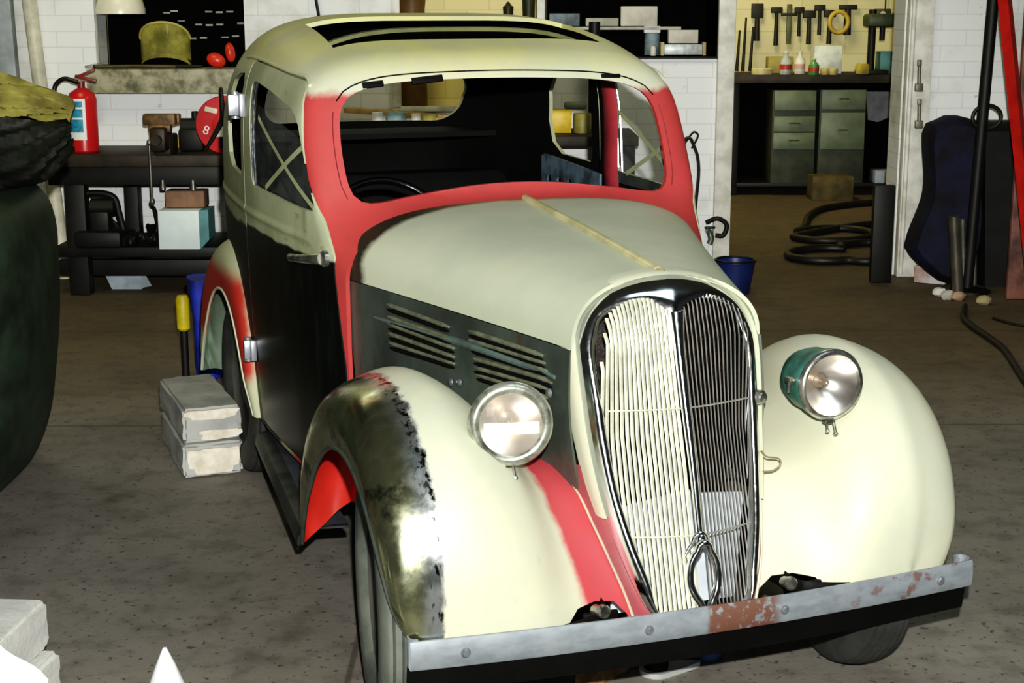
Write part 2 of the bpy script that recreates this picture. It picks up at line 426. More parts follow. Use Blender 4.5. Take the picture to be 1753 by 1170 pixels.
def sidepoly(px): return [tuple(on_side(*p)[1:]) for p in px]
ws=[(0,1.181),(.12,1.177),(.22,1.167),(.33,1.153),(.42,1.140),(.462,1.142),(.488,1.163),(.499,1.20),(.503,1.28),(.498,1.36),(.486,1.402),(.458,1.433),(.393,1.457),(.296,1.470),(.15,1.476),(0,1.478)]
ws=ws+[(-x,z) for x,z in ws[::-1][1:-1]]
WSP=smooth_poly(ws,90)
door_top=[(527,142),(519,132),(505,122),(486,112),(468,106),(450,102),(432,100)]
DP=[(.50,.315),(.555,.62),(.60,.85),(.655,1.0)]+[]
dp_front=[(.750,.70),(.79,1.0),(.83,1.05),(.885,1.12),(.945,1.20),(.990,1.29),(1.03,1.387),(1.065,1.452)]
dp_top=[(1.10,1.474),(1.243,1.487),(1.343,1.496),(1.478,1.507),(1.60,1.514)]
YR=1.70
DP=[(.735,.315)]+dp_front+dp_top+[(YR-.03,1.514),(YR-.006,1.50),(YR,1.47),(YR,.315)]
DWp=[(.905,1.118),(.90,1.135),(.935,1.19),(.985,1.275),(1.03,1.35),(1.065,1.378),(1.12,1.398),(1.217,1.415),(1.355,1.436),(1.495,1.451),(1.57,1.458),(1.598,1.452),(1.605,1.435),(1.585,1.30),(1.565,1.150),(1.545,1.130),(1.50,1.126),(1.255,1.123),(1.02,1.116)]
def grow(poly,d):
    c=np.mean(poly,axis=0); out=[]; n=len(poly); P=np.array(poly)
    ar=sum(P[i][0]*P[(i+1)%n][1]-P[(i+1)%n][0]*P[i][1] for i in range(n)); sg=1 if ar>0 else -1
    for i in range(n):
        a=P[i]-P[i-1]; b=P[(i+1)%n]-P[i]; a=a/(np.linalg.norm(a)+1e-9); b=b/(np.linalg.norm(b)+1e-9)
        na=np.array([a[1],-a[0]])*sg; nb=np.array([b[1],-b[0]])*sg; m=na+nb; m/=max(np.dot(m,m)/2,.5)
        out.append(tuple(P[i]+m*d))
    return out
sun=[(-.455,1.205),(.455,1.205),(.445,1.62),(-.445,1.62)]
RWp=rrect(.80,.215,.085,8); RWp=[(x+.05,z+1.335) for x,z in RWp]
# rear quarter windows
QW=[(1.78,1.14),(2.02,1.15),(2.10,1.19),(2.13,1.27),(2.11,1.38),(2.04,1.445),(1.93,1.47),(1.80,1.475),(1.765,1.45),(1.765,1.16)]
body_me=shell(BG,.014,outward=(0,1.8,.9)).mesh('body')
door_src=body_me.copy()
cut=[prism_y(WSP,.5,1.45),prism_z(sun,1.45,1.9),prism_y(RWp,2.3,3.4),
     prism_x(grow(DP,.006),-1.,-.38),prism_x(grow(DP,.006),.38,1.),
     prism_x(QW,-1,-.35),prism_x(QW,.35,1)]
body_me=boolean(body_me,cut)
body=mk('body_shell',body_me,[MB_body,M_in],car,35)
# wheel arches of the rear are hidden by the fenders
# ---- doors
M_door=m_door()
def make_door(s):
    src=door_src.copy()
    me=boolean(src,[prism_x(DP,-1,-.38) if s<0 else prism_x(DP,.38,1)],'INTERSECT')
    me=boolean(me,[prism_x(DWp,-1,-.35) if s<0 else prism_x(DWp,.35,1)])
    d=mk('door',me,[M_door,M_in],car,35)
    # glass, tape cross
    ins=.022
    def gp(y,z,o=ins): return (s*(side_x(y,z)-o),y,z)
    G=[]
    ytop=lambda y: 1.385-.10*abs((1.60-y)/.7)**1.2 if s<0 else 1.40-.05*(1.6-y)
    for y in np.linspace(.90,1.60,14): 
        G.append([gp(y,z) for z in np.linspace(1.09,min(ytop(y),1.10+max(y-.86,0)*1.9),10)])
    MB().grid(G).build('window_glass',M_glass,d)
    def strip(a,b,w=.017):
        a=np.array(a);b=np.array(b); t=(b-a)/np.linalg.norm(b-a); n=np.array([-t[1],t[0]])*w/2
        R=[[gp(*(a+(b-a)*k+n),ins-.002),gp(*(a+(b-a)*k-n),ins-.002)] for k in np.linspace(0,1,12)]
        MB().grid(R).build('tape_strip',M_tape,d)
    A=[(1.55,1.345),(.935,1.118),(1.46,1.128),(1.0,1.300)]
    strip(A[0],A[1]); strip(A[2],A[3])
    # chrome channel at the rear of the opening
    mb=MB()
    for yy in (1.592,1.560):
        mb.tube([gp(yy-(1.455-z)*.10,z,.006) for z in np.linspace(1.12,1.455,12)],.005,8)
    mb.build('window_channel',M_ch,d)
    if s<0:
        mb=MB(); h0=on_side(557,443); h1=on_side(512,441)
        P=[h0+[-.012,0,0],h0*.8+h1*.2+[-.030,0,0],h0*.35+h1*.65+[-.034,0,.001],h1+[-.026,0,.002]]
        mb.tube(P,[.017,.013,.012,.011],14,smooth=16); mb.lathe(h0+np.array([.006,0,0]),(-1,0,0),[(.024,0),(.024,.012),(.017,.02)],20)
        mb.ell(h1+[-.025,0,.002],(.012,.014,.012),12)
        mb.build('door_handle',M_oldch,d)
        # hinges at the rear edge
        for (uv,w,hh,pl) in (((410,180),.09,.075,.06),((425,602),.03,.07,.03)):
            p=on_side(*uv)
            if uv[1]<300: p=np.array([-side_x(1.73,1.375),1.73,1.375])
            else: p=np.array([-side_x(1.70,.55),1.70,.56])
            hb=MB(); hb.box(p+[-.012,-.02,0],(.02,w*.9,hh),0,.004)
            hb.cyl(p+[-.022,.02,-hh*.55],p+[-.022,.02,hh*.55],.012)
            if uv[1]<300: hb.box(p+[-.024,-.03,0],(.060,.012,hh*.9),0,.003)
            else: hb.box(p+[-.020,-.0,0],(.04,.02,hh*.9),0,.003)
            hb.cyl(p+[-.022,.02,-hh*.62],p+[-.022,.02,-hh*.5],.015)
            hb.build('hinge',M_alum,d)
    return d
door_r=make_door(-1); door_l=make_door(1)
tag(door_r,'driver side door, cream above and bare black steel below')
# bright drip rail above door
mb=MB()
for s in (-1,1):
    P=[(s*(side_x(y,z+.010)+.003),y,z+.010) for y,z in [(1.055,1.452)]+dp_top+[(1.7,1.517),(1.85,1.515)]]
    mb2=MB(); mb2.tube([tuple(p) for p in P],.006,8,smooth=30); mb2.build('drip_rail',MB_body,car)
# seal strip on the front edge of the door

def front_y(x,z):
    """y of the windscreen face of the cab at (x,z)"""
    lo,hi=.80,1.5
    for _ in range(40):
        y=(lo+hi)/2; wb=float(WB(y)); zb=float(ZBF(y)); zt=float(ZT(y)); n=float(NE(y))
        zz=zb+(zt-zb)*max(1-min(abs(x)/wb,1)**n,0)**(1/n)
        if zz<z: lo=y
        else: hi=y
    return lo
GRV=[(x,z) for x,z in grow(list(map(tuple,WSP)),.020)]
gp_=sorted([(math.atan2(z-1.3,x),x,z) for x,z in GRV if z>1.415])
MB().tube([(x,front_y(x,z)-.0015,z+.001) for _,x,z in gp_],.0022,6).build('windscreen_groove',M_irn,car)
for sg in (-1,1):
    q_=sorted([(z,x) for x,z in GRV if x*sg>.40 and 1.13<z<1.40]); MB().tube([(x,front_y(x,z)+.0005,z) for z,x in q_],.0016,6).build('pillar_seam',M('seam_dark_red',(.20,.02,.025),.6),car)  # thin dark red line along the pillar seam
# ---- bonnet: top halves
FE=dict(w=.250,ze=.905,zc=1.066,y=-.135)      # front section
def bon_sec(t,n=22):
    """t 0 front .. 1 rear; half section from split edge to the centre"""
    w=float(pchip([0,.15,.5,1],[.245,.285,.385,.540])(t)); ze=.908+(.945-.908)*t; zc=float(pchip([0,.4,.8,1],[1.062,1.097,1.126,1.139])(t)); e=2.35+.6*t
    yc=-.105+(.795+.105)*t; ye=-.148+(.765+.148)*t
    out=[]
    for i in range(n+1):
        a=PI/2*i/n; c=math.cos(a)**(2/e) if i<n else 0.; s=math.sin(a)**(2/e) if i else 0.
        out.append((w*c,yc+(ye-yc)*c**3,ze+(zc-ze)*s))
    return out
TT=np.linspace(0,1,40)
M_bon=m_bonnet()
for s in (-1,1):
    G=np.array([[(s*x,y,z) for x,y,z in bon_sec(t)] for t in TT])
    b=shell(G,.010,outward=(0,.4,.5)).build('bonnet_half',M_bon,car,40)
    # side panel
    bot=pchip([0,.04,.10,.3,1],[.585,.575,.60,.60,.52])
    H=[]
    for t in np.linspace(0,1,40):
        x,y,z=bon_sec(t)[0]; zb=float(bot(t)); row=[]
        for k in np.linspace(0,1,16):
            row.append((s*(x+.004+.012*math.sin(PI*k)*(1-t)-.012*k*(1-t)-.022*k*t**3),y-.030*k*(1-t)-(.045*k)*t,z-.002+(zb-z)*k))
        H.append(row)
    H=np.array(H)
    p=shell(H,.006,outward=(0,.4,.7)).build('bonnet_side_panel',M_steel,car,30)
    def sp(t,k,o=0.):
        x=np.interp(t,np.linspace(0,1,40),np.arange(40)); i=int(min(x,38)); f=x-i; kk=k*15; j=int(min(kk,14)); g=kk-j
        q=(H[i,j]*(1-f)*(1-g)+H[i+1,j]*f*(1-g)+H[i,j+1]*(1-f)*g+H[i+1,j+1]*f*g); return q+np.array([s*o,0,0])
    def pan_t(u,v):
        """panel (t,k) seen at a pixel (driver side)"""
        best=None
        for i in range(0,101):
            for j in range(0,61):
                q=sp(i/100,j/60); 
                d=q-CP; z=d@CF; e=(IW/2+FPX*(d@CR)/z-u)**2+(IH/2-FPX*(d@CU)/z-v)**2
                if best is None or e<best[0]: best=(e,i/100,j/60)
        return best[1:]
    if s<0:
        LV=[((665,522),(770,561)),((665,540),(774,580)),((667,556),(777,597)),
            ((668,572),(778,610)),((670,586),(780,622)),
            ((805,567),(930,608)),((806,581),(936,622)),((808,596),(940,636)),
            ((812,614),(945,655)),((815,628),(940,668)),((818,642),(938,682))]
        LVT=[(pan_t(*a),pan_t(*b)) for a,b in LV]; RD=[pan_t(642,545),pan_t(950,648)]
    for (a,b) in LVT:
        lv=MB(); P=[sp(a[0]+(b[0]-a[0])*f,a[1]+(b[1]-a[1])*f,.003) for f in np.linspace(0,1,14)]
        lv.tube([tuple(q) for q in P],[.003]+[.0062]*12+[.003],8); lv.tube([tuple(sp(a[0]+(b[0]-a[0])*f,min(a[1]+(b[1]-a[1])*f+.034,.99),.003)) for f in np.linspace(0,1,14)],[.002]+[.0055]*12+[.002],6,m=1); lv.build('louvre',[M_louv,M_in],p)  # dark second tube paints the shadow line under each louvre
    a,b=RD; lv=MB(); lv.tube([tuple(sp(a[0]+(b[0]-a[0])*f,a[1]+(b[1]-a[1])*f,.002)) for f in np.linspace(0,1,16)],[.003]+[.006]*6+[.010]*7+[.005]*2,8); lv.build('moulding',M('panel_moulding',(.20,.27,.25),.35,.5),p)
    if s<0:
        for uv in ((662,640),(773,655),(943,672),(790,655)):
            t,k=pan_t(*uv); q=sp(t,k,.002); MB().lathe(q,(s,0,0),[(.012,0),(.012,.004),(.008,.008)],16).build('fastener',M_bolt,p)
        t,k=pan_t(945,715); q=sp(t,k,.004)
        MB().tube([tuple(q+np.array([-.004,0,.03])),tuple(q+np.array([-.012,-.01,.015])),tuple(q+np.array([-.012,-.005,-.02])),tuple(q+np.array([-.006,-.02,-.035]))],.005,8,smooth=12).build('bonnet_catch',M_oldch,p)
# centre hinge strip
P=[(0,bon_sec(t)[-1][1]+(-.0),bon_sec(t)[-1][2]+.004) for t in np.linspace(.02,1.0,24)]
mb=MB(); mb.tube(P,.0105,12); mb.ell((0,-.10,1.066),(.014,.022,.009),12); mb.build('bonnet_hinge_strip',M('hinge_strip',(.70,.66,.36),.35,.25),car)
# ---- grille shell: outline control points (half width, y, z), from the crown to the foot
GO=[(0,-.128,1.062),(.052,-.118,1.056),(.115,-.112,1.040),(.168,-.112,1.014),(.205,-.118,.980),(.223,-.130,.945),(.229,-.150,.900),(.226,-.178,.80),(.219,-.204,.696),(.206,-.243,.58),(.187,-.286,.48),(.161,-.326,.392),(.136,-.352,.336),(.10,-.372,.300)]
GOc=catmull(GO,64)
# opening (inner) outline: crown band much deeper than the side beads
def inner(s):
    """s 0..1 along outline -> inner outline"""
    o=GOc[int(round(s*63))]; return o
GI=[(0,-.196,.962),(.020,-.182,.984),(.045,-.172,1.000),(.085,-.162,1.004),(.130,-.152,.992),(.168,-.146,.968),(.181,-.157,.932),(.189,-.168,.892),(.186,-.198,.80),(.180,-.227,.696),(.168,-.265,.58),(.149,-.309,.48),(.125,-.346,.392),(.116,-.364,.336),(.085,-.382,.300)]
GIc=catmull(GI,64)
sh=thing('grille','tall'    ,'x'); 
for k in ('label','category'): del sh[k]
sh.parent=car; sh.name='grille'
def frame_grid(O,I,bul,n=9):
    G=[]
    for i in range(len(O)):
        o,q=O[i],I[i]; row=[]
        for k in range(n+1):
            t=k/n; p=o*(1-t)+q*t; w=np.linalg.norm(o-q); b=math.sin(PI*t)*min(bul,w*.45)
            row.append(p+np.array([0,-b*.95,b*.25])+np.array([0,.018*(t>.999),0]))
        row.insert(0,o+np.array([0,.03,0])); G.append(row)
    return np.array(G)
mb=MB()
for s in (-1,1):
    G=frame_grid(GOc,GIc,.016); G=G*np.array([s,1,1]); mb.grid(G)
mb.build('chrome_surround',M_ch,sh,50)
# centre bar
CB=[(0,-.188,.990),(0,-.206,.925),(0,-.225,.86),(0,-.253,.771),(0,-.295,.643),(0,-.331,.514),(0,-.343,.468)]
mb=MB(); cb=catmull(CB,28); 
for s in (1,):
    G=[]
    for i,p in enumerate(cb):
        w=np.interp(i/27,[0,.15,1],[.021,.0135,.0085]); G.append([p+np.array([w*math.cos(a),-w*1.1*math.sin(a)+.004,0]) for a in np.linspace(-.4,PI+.4,13)])
    mb.grid(G)
mb.build('centre_bar',M_ch,sh,60)
# badge ring around the crank hole
bc=np.array([0,-.372,.402]); ring=[]
for i in range(36):
    a=2*PI*i/36; c,s_=math.cos(a),math.sin(a)
    ring.append(bc+np.array([.036*c*(1-.18*abs(s_)**3),.02*(s_*-1)*-.55+.012*abs(c),.066*s_+(.012*s_ if abs(s_)>.9 else 0)]))
mb=MB(); mb.tube([tuple(p) for p in ring],.0095,12,closed=True)
ring2=[bc+(p-bc)*1.22+np.array([0,.018,0]) for p in ring]; mb.tube([tuple(p) for p in ring2],.006,10,closed=True)
mb.ell(bc+np.array([0,-.03,-.082]),(.016,.011,.022),12); mb.ell(bc+np.array([0,.03,.078]),(.014,.011,.018),12)
mb.build('badge_ring',M_ch,sh,60)
# slats
def gcurves():
    zs=np.linspace(1.0,.30,57); I=GIc[GIc[:,2].argsort()]; up=GIc[14:]; up=up[up[:,2].argsort()]
    return zs
CBz=np.array(CB+[(0,-.372,.36),(0,-.392,.30)]); CBz=CBz[CBz[:,2].argsort()]
side=GIc[32:]; side=side[side[:,2].argsort()]
topc=GIc[:int(GIc[:,0].argmax())+1]
def edge_at(z): return np.interp(z,side[:,2],side[:,0]),np.interp(z,side[:,2],side[:,1])
def ctr_y(z): return np.interp(z,CBz[:,2],CBz[:,1])
def surf_y(x,z):
    xe,ye=edge_at(min(z,.93)); yc=ctr_y(min(z,.985))+.006; f=min(abs(x)/max(xe,.02),1.1)
    yy=yc+(ye+.012-yc)*(f**1.5)
    if z>.93: yy+= (z-.93)*.45*f
    return yy
def ztop(x):
    x=abs(x); return np.interp(x,np.r_[topc[:,0]],np.r_[topc[:,2]])
M_sl=M('cream_slats',(.72,.72,.55),.38,.25,var=.12,vs=20); M_slc=M('plated_slats',(.75,.73,.66),.3,.75,var=.1)
for s,nm,mt,wd,dp in ((-1,'slat_bank',M_sl,.0092,.004),(1,'slat_bank',M_slc,.0028,.003)):  # wide cream slats on the driver side, thin plated ones opposite
    mb=MB()
    for i in range(19 if s<0 else 18):
        x0=.0185+i*.0108
        zt=float(ztop(x0))+.016 if x0<.186 else .885; zb_=.300
        # the outer slats run out into the tapering frame
        zz=np.linspace(zt,zb_,30); zz=[z for z in zz if edge_at(min(z,.89))[0]>x0-.012]
        if len(zz)<3: continue
        L=[]
        for z in zz:
            y=surf_y(x0,z)+(.0 if s<0 else .005)+max(z-zt+.02,0)*.5; a=np.array([s*x0,y,z])
            L.append([a+np.array([-wd/2,0,0]),a+np.array([-wd*.3,-dp*.35,0]),a+np.array([wd*.3,-dp*.35,0]),a+np.array([wd/2,0,0]),a+np.array([wd*.35,dp,0]),a+np.array([-wd*.35,dp,0])])
        mb.grid(np.array(L),closed_v=True)
    for z in (.77,.49):   # cross wires
        L=[(s*x,surf_y(x,z)-.004,z+.002) for x in np.linspace(.012,edge_at(z)[0],10)]
        mb.tube(L,.0022,6)
    o=mb.build(nm,mt,sh,50)
    tag(o,'wide cream slats of the grille half beside the driver side' if s<0 else 'bright thin slats with dark gaps, right half of the grille')
# cream shell band around the chrome
mb=MB()
for s in (-1,1):
    G=[]
    for i,o in enumerate(GOc[:46]):
        e=GOc[min(i+1,63)]-GOc[max(i-1,0)]; e/=np.linalg.norm(e); n=np.array([-e[2],0,e[0]]); n=n/np.linalg.norm(n)
        if n[0]<0 and i>3: n=-n
        if i<=3: n=np.array([.05*i,0,1.]); 
        n/=np.linalg.norm(n)
        wd=np.interp(i,[0,20,30,45],[.010,.020,.020,.014])
        G.append([o+np.array([0,.012,0]),o+n*wd*.35+np.array([0,-.006,0]),o+n*wd*.8+np.array([0,.004,0]),o+n*wd+np.array([0,.02,0]),o+n*(wd*1.1)+np.array([0,.05,0])])
    G=np.array(G)*np.array([s,1,1]); mb.grid(G)
mb.build('grille_shell',MC,sh,50)
# nose cheeks between chrome and fender seam
SE=[(.250,-.140,.64),(.240,-.162,.581),(.222,-.225,.494),(.190,-.287,.404),(.155,-.322,.318),(.13,-.34,.28)]
SEc=catmull(SE,24)
for s in (-1,1):
    mb=MB(); G=[]
    for p in SEc:
        o=GOc[np.abs(GOc[20:,2]-p[2]).argmin()+20]; G.append([o+np.array([-.004,.012,0]),(o+p)/2+np.array([0,.004,0]),p+np.array([.004,.004,0])])
    mb.grid(np.array(G)*np.array([s,1,1])); mb.build('nose_cheek',M_maroon,sh,50)

# radiator core and pale sheet behind the slats
t=NT('radiator_core'); v=t.n('ShaderNodeTexVoronoi'); v.inputs['Scale'].default_value=160; t.l(t.co(),v.inputs['Vector']); t.set('Base Color',t.mix(t.ramp(v.outputs['Distance'],.2,.6),(.05,.028,.016),(.004,.003,.003))); t.set('Roughness',.6)
mb=MB(); mb.box((0,.0,.66),(.47,.05,.72),0,.01); mb.build('radiator_core',t.m,car)
mb=MB(); mb.prism([(-.16,.27),(.17,.27),(.185,.535),(.06,.545),(.05,.555),(-.01,.55),(-.15,.53)],(0,-.20,0),(1,0,0),(0,0,1),(0,.006,0)); mb.build('pale_backing_sheet',M('pale_sheet',(.62,.68,.74),.5,var=.06),car)
# ---- fenders
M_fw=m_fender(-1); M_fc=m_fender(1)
PHI=np.array([-5,4,14,25,40,55,70,85,100,115,130,145,160,172,182,188.])
def tab(ph,val): return pchip(ph,val)(PHI)
def fender_guides(side=-1):
    c0=np.array([0.,.325])
    rc=tab([-12,0,15,30,45,60,75,90,105,120,135,150,165,188],[.392,.396,.412,.445,.470,.488,.500,.510,.520,.540,.572,.615,.655,.665])
    rl=tab([-12,0,15,30,45,60,90,120,150,165,175,188],[.365,.355,.35,.345,.345,.345,.345,.355,.40,.46,.53,.648])
    # guide: (x, radius) per phi
    if side<0: xl=tab([-5,4,15,40,60,90,120,150,170,188],[.672,.70,.732,.750,.752,.750,.748,.742,.732,.715])
    else: xl=tab([-5,4,15,40,60,90,120,150,170,188],[.61,.645,.676,.702,.718,.735,.745,.742,.732,.715])
    xs=xl+tab([-12,188],[.004,.004]); rs=rl+(rc-rl)*.38
    xo=xl-tab([-12,30,90,150,188],[.018,.022,.026,.026,.010]); ro=rl+(rc-rl)*.74
    xk=xl-tab([-12,30,90,150,188],[.085,.10,.105,.10,.035]); rk=rc-.008
    xc=tab([-12,90,150,188],[.53,.56,.58,.62]); r4=rc+.004
    xi=tab([-12,0,30,60,90,120,150,188],[.36,.40,.42,.43,.45,.49,.53,.57]); ri=rc-tab([-12,0,20,45,75,100,130,188],[.004,.006,.02,.05,.07,.06,.04,.02])
    if side>0: xo=xo-.018; xk=xk-.020; rc=rc-.005; r4=r4-.006; ro=ro-.004
    return c0,[(xl,rl),(xs,rs),(xo,ro),(xk,rk),(xc,r4),(xi,ri)]
def fender_grid(s,seam=True):
    c0,gs=fender_guides(s); rows=[]
    SEAM=catmull([(.150,-.325,.275),(.178,-.300,.372),(.212,-.240,.480),(.236,-.170,.570),(.256,-.10,.610),(.30,.02,.628),(.36,.16,.63),(.43,.34,.62),(.50,.50,.56),(.54,.58,.45),(.55,.60,.40),(.55,.605,.34)],len(PHI))
    for i,ph in enumerate(PHI):
        a=math.radians(ph); P=[]
        for x,r in gs: P.append((x[i],c0[0]-r[i]*math.cos(a),c0[1]+r[i]*math.sin(a)+(.11*min(max((gs[0][0][i]-x[i])/.15,0),1)*max(ph-165,0)/23)))
        if seam:
            q=P[-1]; e=SEAM[i]; m=np.array(q)*.5+e*.5
            dip=np.interp(ph,[-12,20,60,100,188],[-.012,-.015,-.035,-.02,0]); m=m+np.array([0,.5*dip*-1*math.cos(a),dip*.9])
            P+= [tuple(m),tuple(e)]
        rows.append(catmull(P,34))
    G=np.array(rows); out=[]
    for j in range(G.shape[1]): out.append(catmull(G[:,j],64))
    G=np.array(out).transpose(1,0,2)
    return G*np.array([s,1,1])
fens=[]
for s in (-1,1):
    G=fender_grid(s)
    me=shell(G,.008,outward=(s*.55,.05,.3)).mesh('f')
    # notch in the lower front edge where the bumper iron passes
    nt=[(s*.255+dx,z) for dx,z in ((-.10,.20),(-.085,.315),(-.05,.352),(0,.362),(.05,.358),(.085,.33),(.20,.308),(.30,.20))] if s<0 else [(s*.255-dx,z) for dx,z in ((-.10,.20),(-.085,.315),(-.05,.352),(0,.362),(.05,.358),(.085,.33),(.20,.308),(.30,.20))]
    if s<0: nt=[(-.255-(dx),z) for dx,z in ((-.10,.20),(-.085,.315),(-.05,.352),(0,.362),(.05,.358),(.085,.33),(.20,.308),(.30,.20))]
    me=boolean(me,[MB().prism(nt,(0,-.7,0),(1,0,0),(0,0,1),(0,.55,0))])
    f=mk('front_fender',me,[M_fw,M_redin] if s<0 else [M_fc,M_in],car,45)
    tag(f,'front fender with bare steel crown, cream face and red inner edge' if s<0 else 'front fender all in cream primer')
    fens.append(f)
    # beaded lip of the wheel arch
    mb=MB(); mb.tube([tuple(p) for p in G[:,0]],.006,8); mb.build('arch_bead',M_steel if s<0 else MC,f)
    mb=MB(); mb.tube([tuple(p+np.array([0,-.004,.002])) for p in G[:30,-1]],.0035,6); mb.build('seam_piping',M('piping',(.62,.50,.36),.5) if s<0 else MC,f)
p=onx(543,871,-.66); MB().lathe(tuple(p),(0,-1,.1),[(.012,0),(.012,.01),(.007,.016)],12).build('arch_bolt',M_bolt,fens[0])
# rear fenders
M_rf=m_rear_fender(); M_rfin=M('grey_green_lining',(.12,.16,.12),.6,var=.12)
for s in (-1,1):
    c0,gs=fender_guides(-1); rows=[]
    for i,ph in enumerate(PHI):
        a=math.radians(ph); P=[]
        for x,r in gs:
            xx=.530+(x[i]-.43)*.40 if x[i]>.43 else x[i]+.10
            P.append((xx,2.165-r[i]*math.cos(a)*1.04,.335+r[i]*math.sin(a)*1.02))
        P.append((.50,P[-1][1],P[-1][2]-.02))
        rows.append(catmull(P,26))
    G=np.array([catmull(np.array(rows)[:,j],56) for j in range(26)]).transpose(1,0,2)*np.array([s,1,1])
    f=shell(G,.008,outward=(s*.5,2.2,.3)).build('rear_fender',[M_rf,M_rfin],car,45)
    MB().tube([tuple(q) for q in G[:,0]],.005,8).build('arch_bead',MC,f)
# running boards
M_rb=M('running_board_steel',(.055,.060,.058),.45,.4,var=.3,vs=8); M_rbt=M('running_board_top',(.05,.055,.075),.6,var=.2)
for s in (-1,1):
    y0,y1=.665,1.72; xo=lambda y: .722-.085*(y-y0)/(y1-y0)
    ys=np.linspace(y0,y1,24)
    sec=lambda y: [(.575,.262),(xo(y)-.045,.268),(xo(y)-.012,.262),(xo(y),.245),(xo(y)+.002,.222),(xo(y)-.006,.218)]
    r=shell(np.array([[(s*x,y,z) for x,z in sec(y)] for y in ys]),.006,outward=(0,1.,-.2)).build('running_board',M_rb,car,40)
    MB().grid(np.array([[(s*x,y,.2695) for x in np.linspace(.575,xo(y)-.05,5)] for y in ys])).build('tread_mat',M_rbt,r)
# floor pan and chassis hide the inside
mb=MB(); mb.box((0,1.75,.34),(1.02,2.3,.03)); mb.box((0,.66,.62),(.90,.02,.56)); mb.build('floor_pan',M_in,car)
mb=MB()
for s in (-1,1): mb.box((s*.30,1.25,.36),(.06,2.7,.10),0,.006)
mb.cyl((-.56,0,.325),(.56,0,.325),.03); mb.cyl((-.56,2.165,.325),(.56,2.165,.325),.04)
mb.build('chassis_frame',M_irn,car)
# ---- wheels
def tyre_mb(R=.330,w=.135):
    mb=MB(); h=w/2
    prof=[(.205,-h*.62),(.225,-h*.9),(.26,-h*1.0),(.295,-h*.93),(.315,-h*.78)]
    tr=[]
    k=5; xs=np.linspace(-h*.72,h*.72,k*6+1)
    for x in xs:
        q=(x/(h*.72)); r=R-.010*q*q; f=((x+h*.72)/(h*1.44)*k)%1
        if .42<f<.60: r-=.008
        tr.append((r,x))
    prof+=tr+[(.315,h*.78),(.295,h*.93),(.26,h*1.0),(.225,h*.9),(.205,h*.62)]
    mb.lathe((0,0,0),(1,0,0),prof,64,False); return mb
def wheel(x,y,steer,mt,side):
    w=thing('wheel','x','x'); del w['label']; del w['category']; w.parent=car; w.location=(x,y,.3305); w.rotation_euler=(0,0,steer)
    tyre_mb().build('tyre',mt,w,40)
    mb=MB(); mb.lathe((0,0,0),(1,0,0),[(.21,-.045),(.20,-.03),(.17,-.02),(.10,-.028),(.06,-.04),(.001,-.045)],40,False); mb.lathe((0,0,0),(1,0,0),[(.21,.045),(.20,.03),(.17,.0),(.10,.02),(.06,.04),(.001,.045)],40,False)
    mb.build('wheel_disc',M_rim,w)
    mb=MB(); mb.lathe((.03*side,0,0),(side,0,0),[(.05,-.02),(.047,-.01),(.03,.0),(.001,.002)],24); mb.build('hub_cap',M_oldch,w)
ST=math.radians(-9)
wheel(-.642,-.03,ST,M_rubl,-1); wheel(.555,-.055,math.radians(-6),M_rub,1); wheel(-.555,2.165,0,M_rub,-1); wheel(.555,2.165,0,M_rub,1)
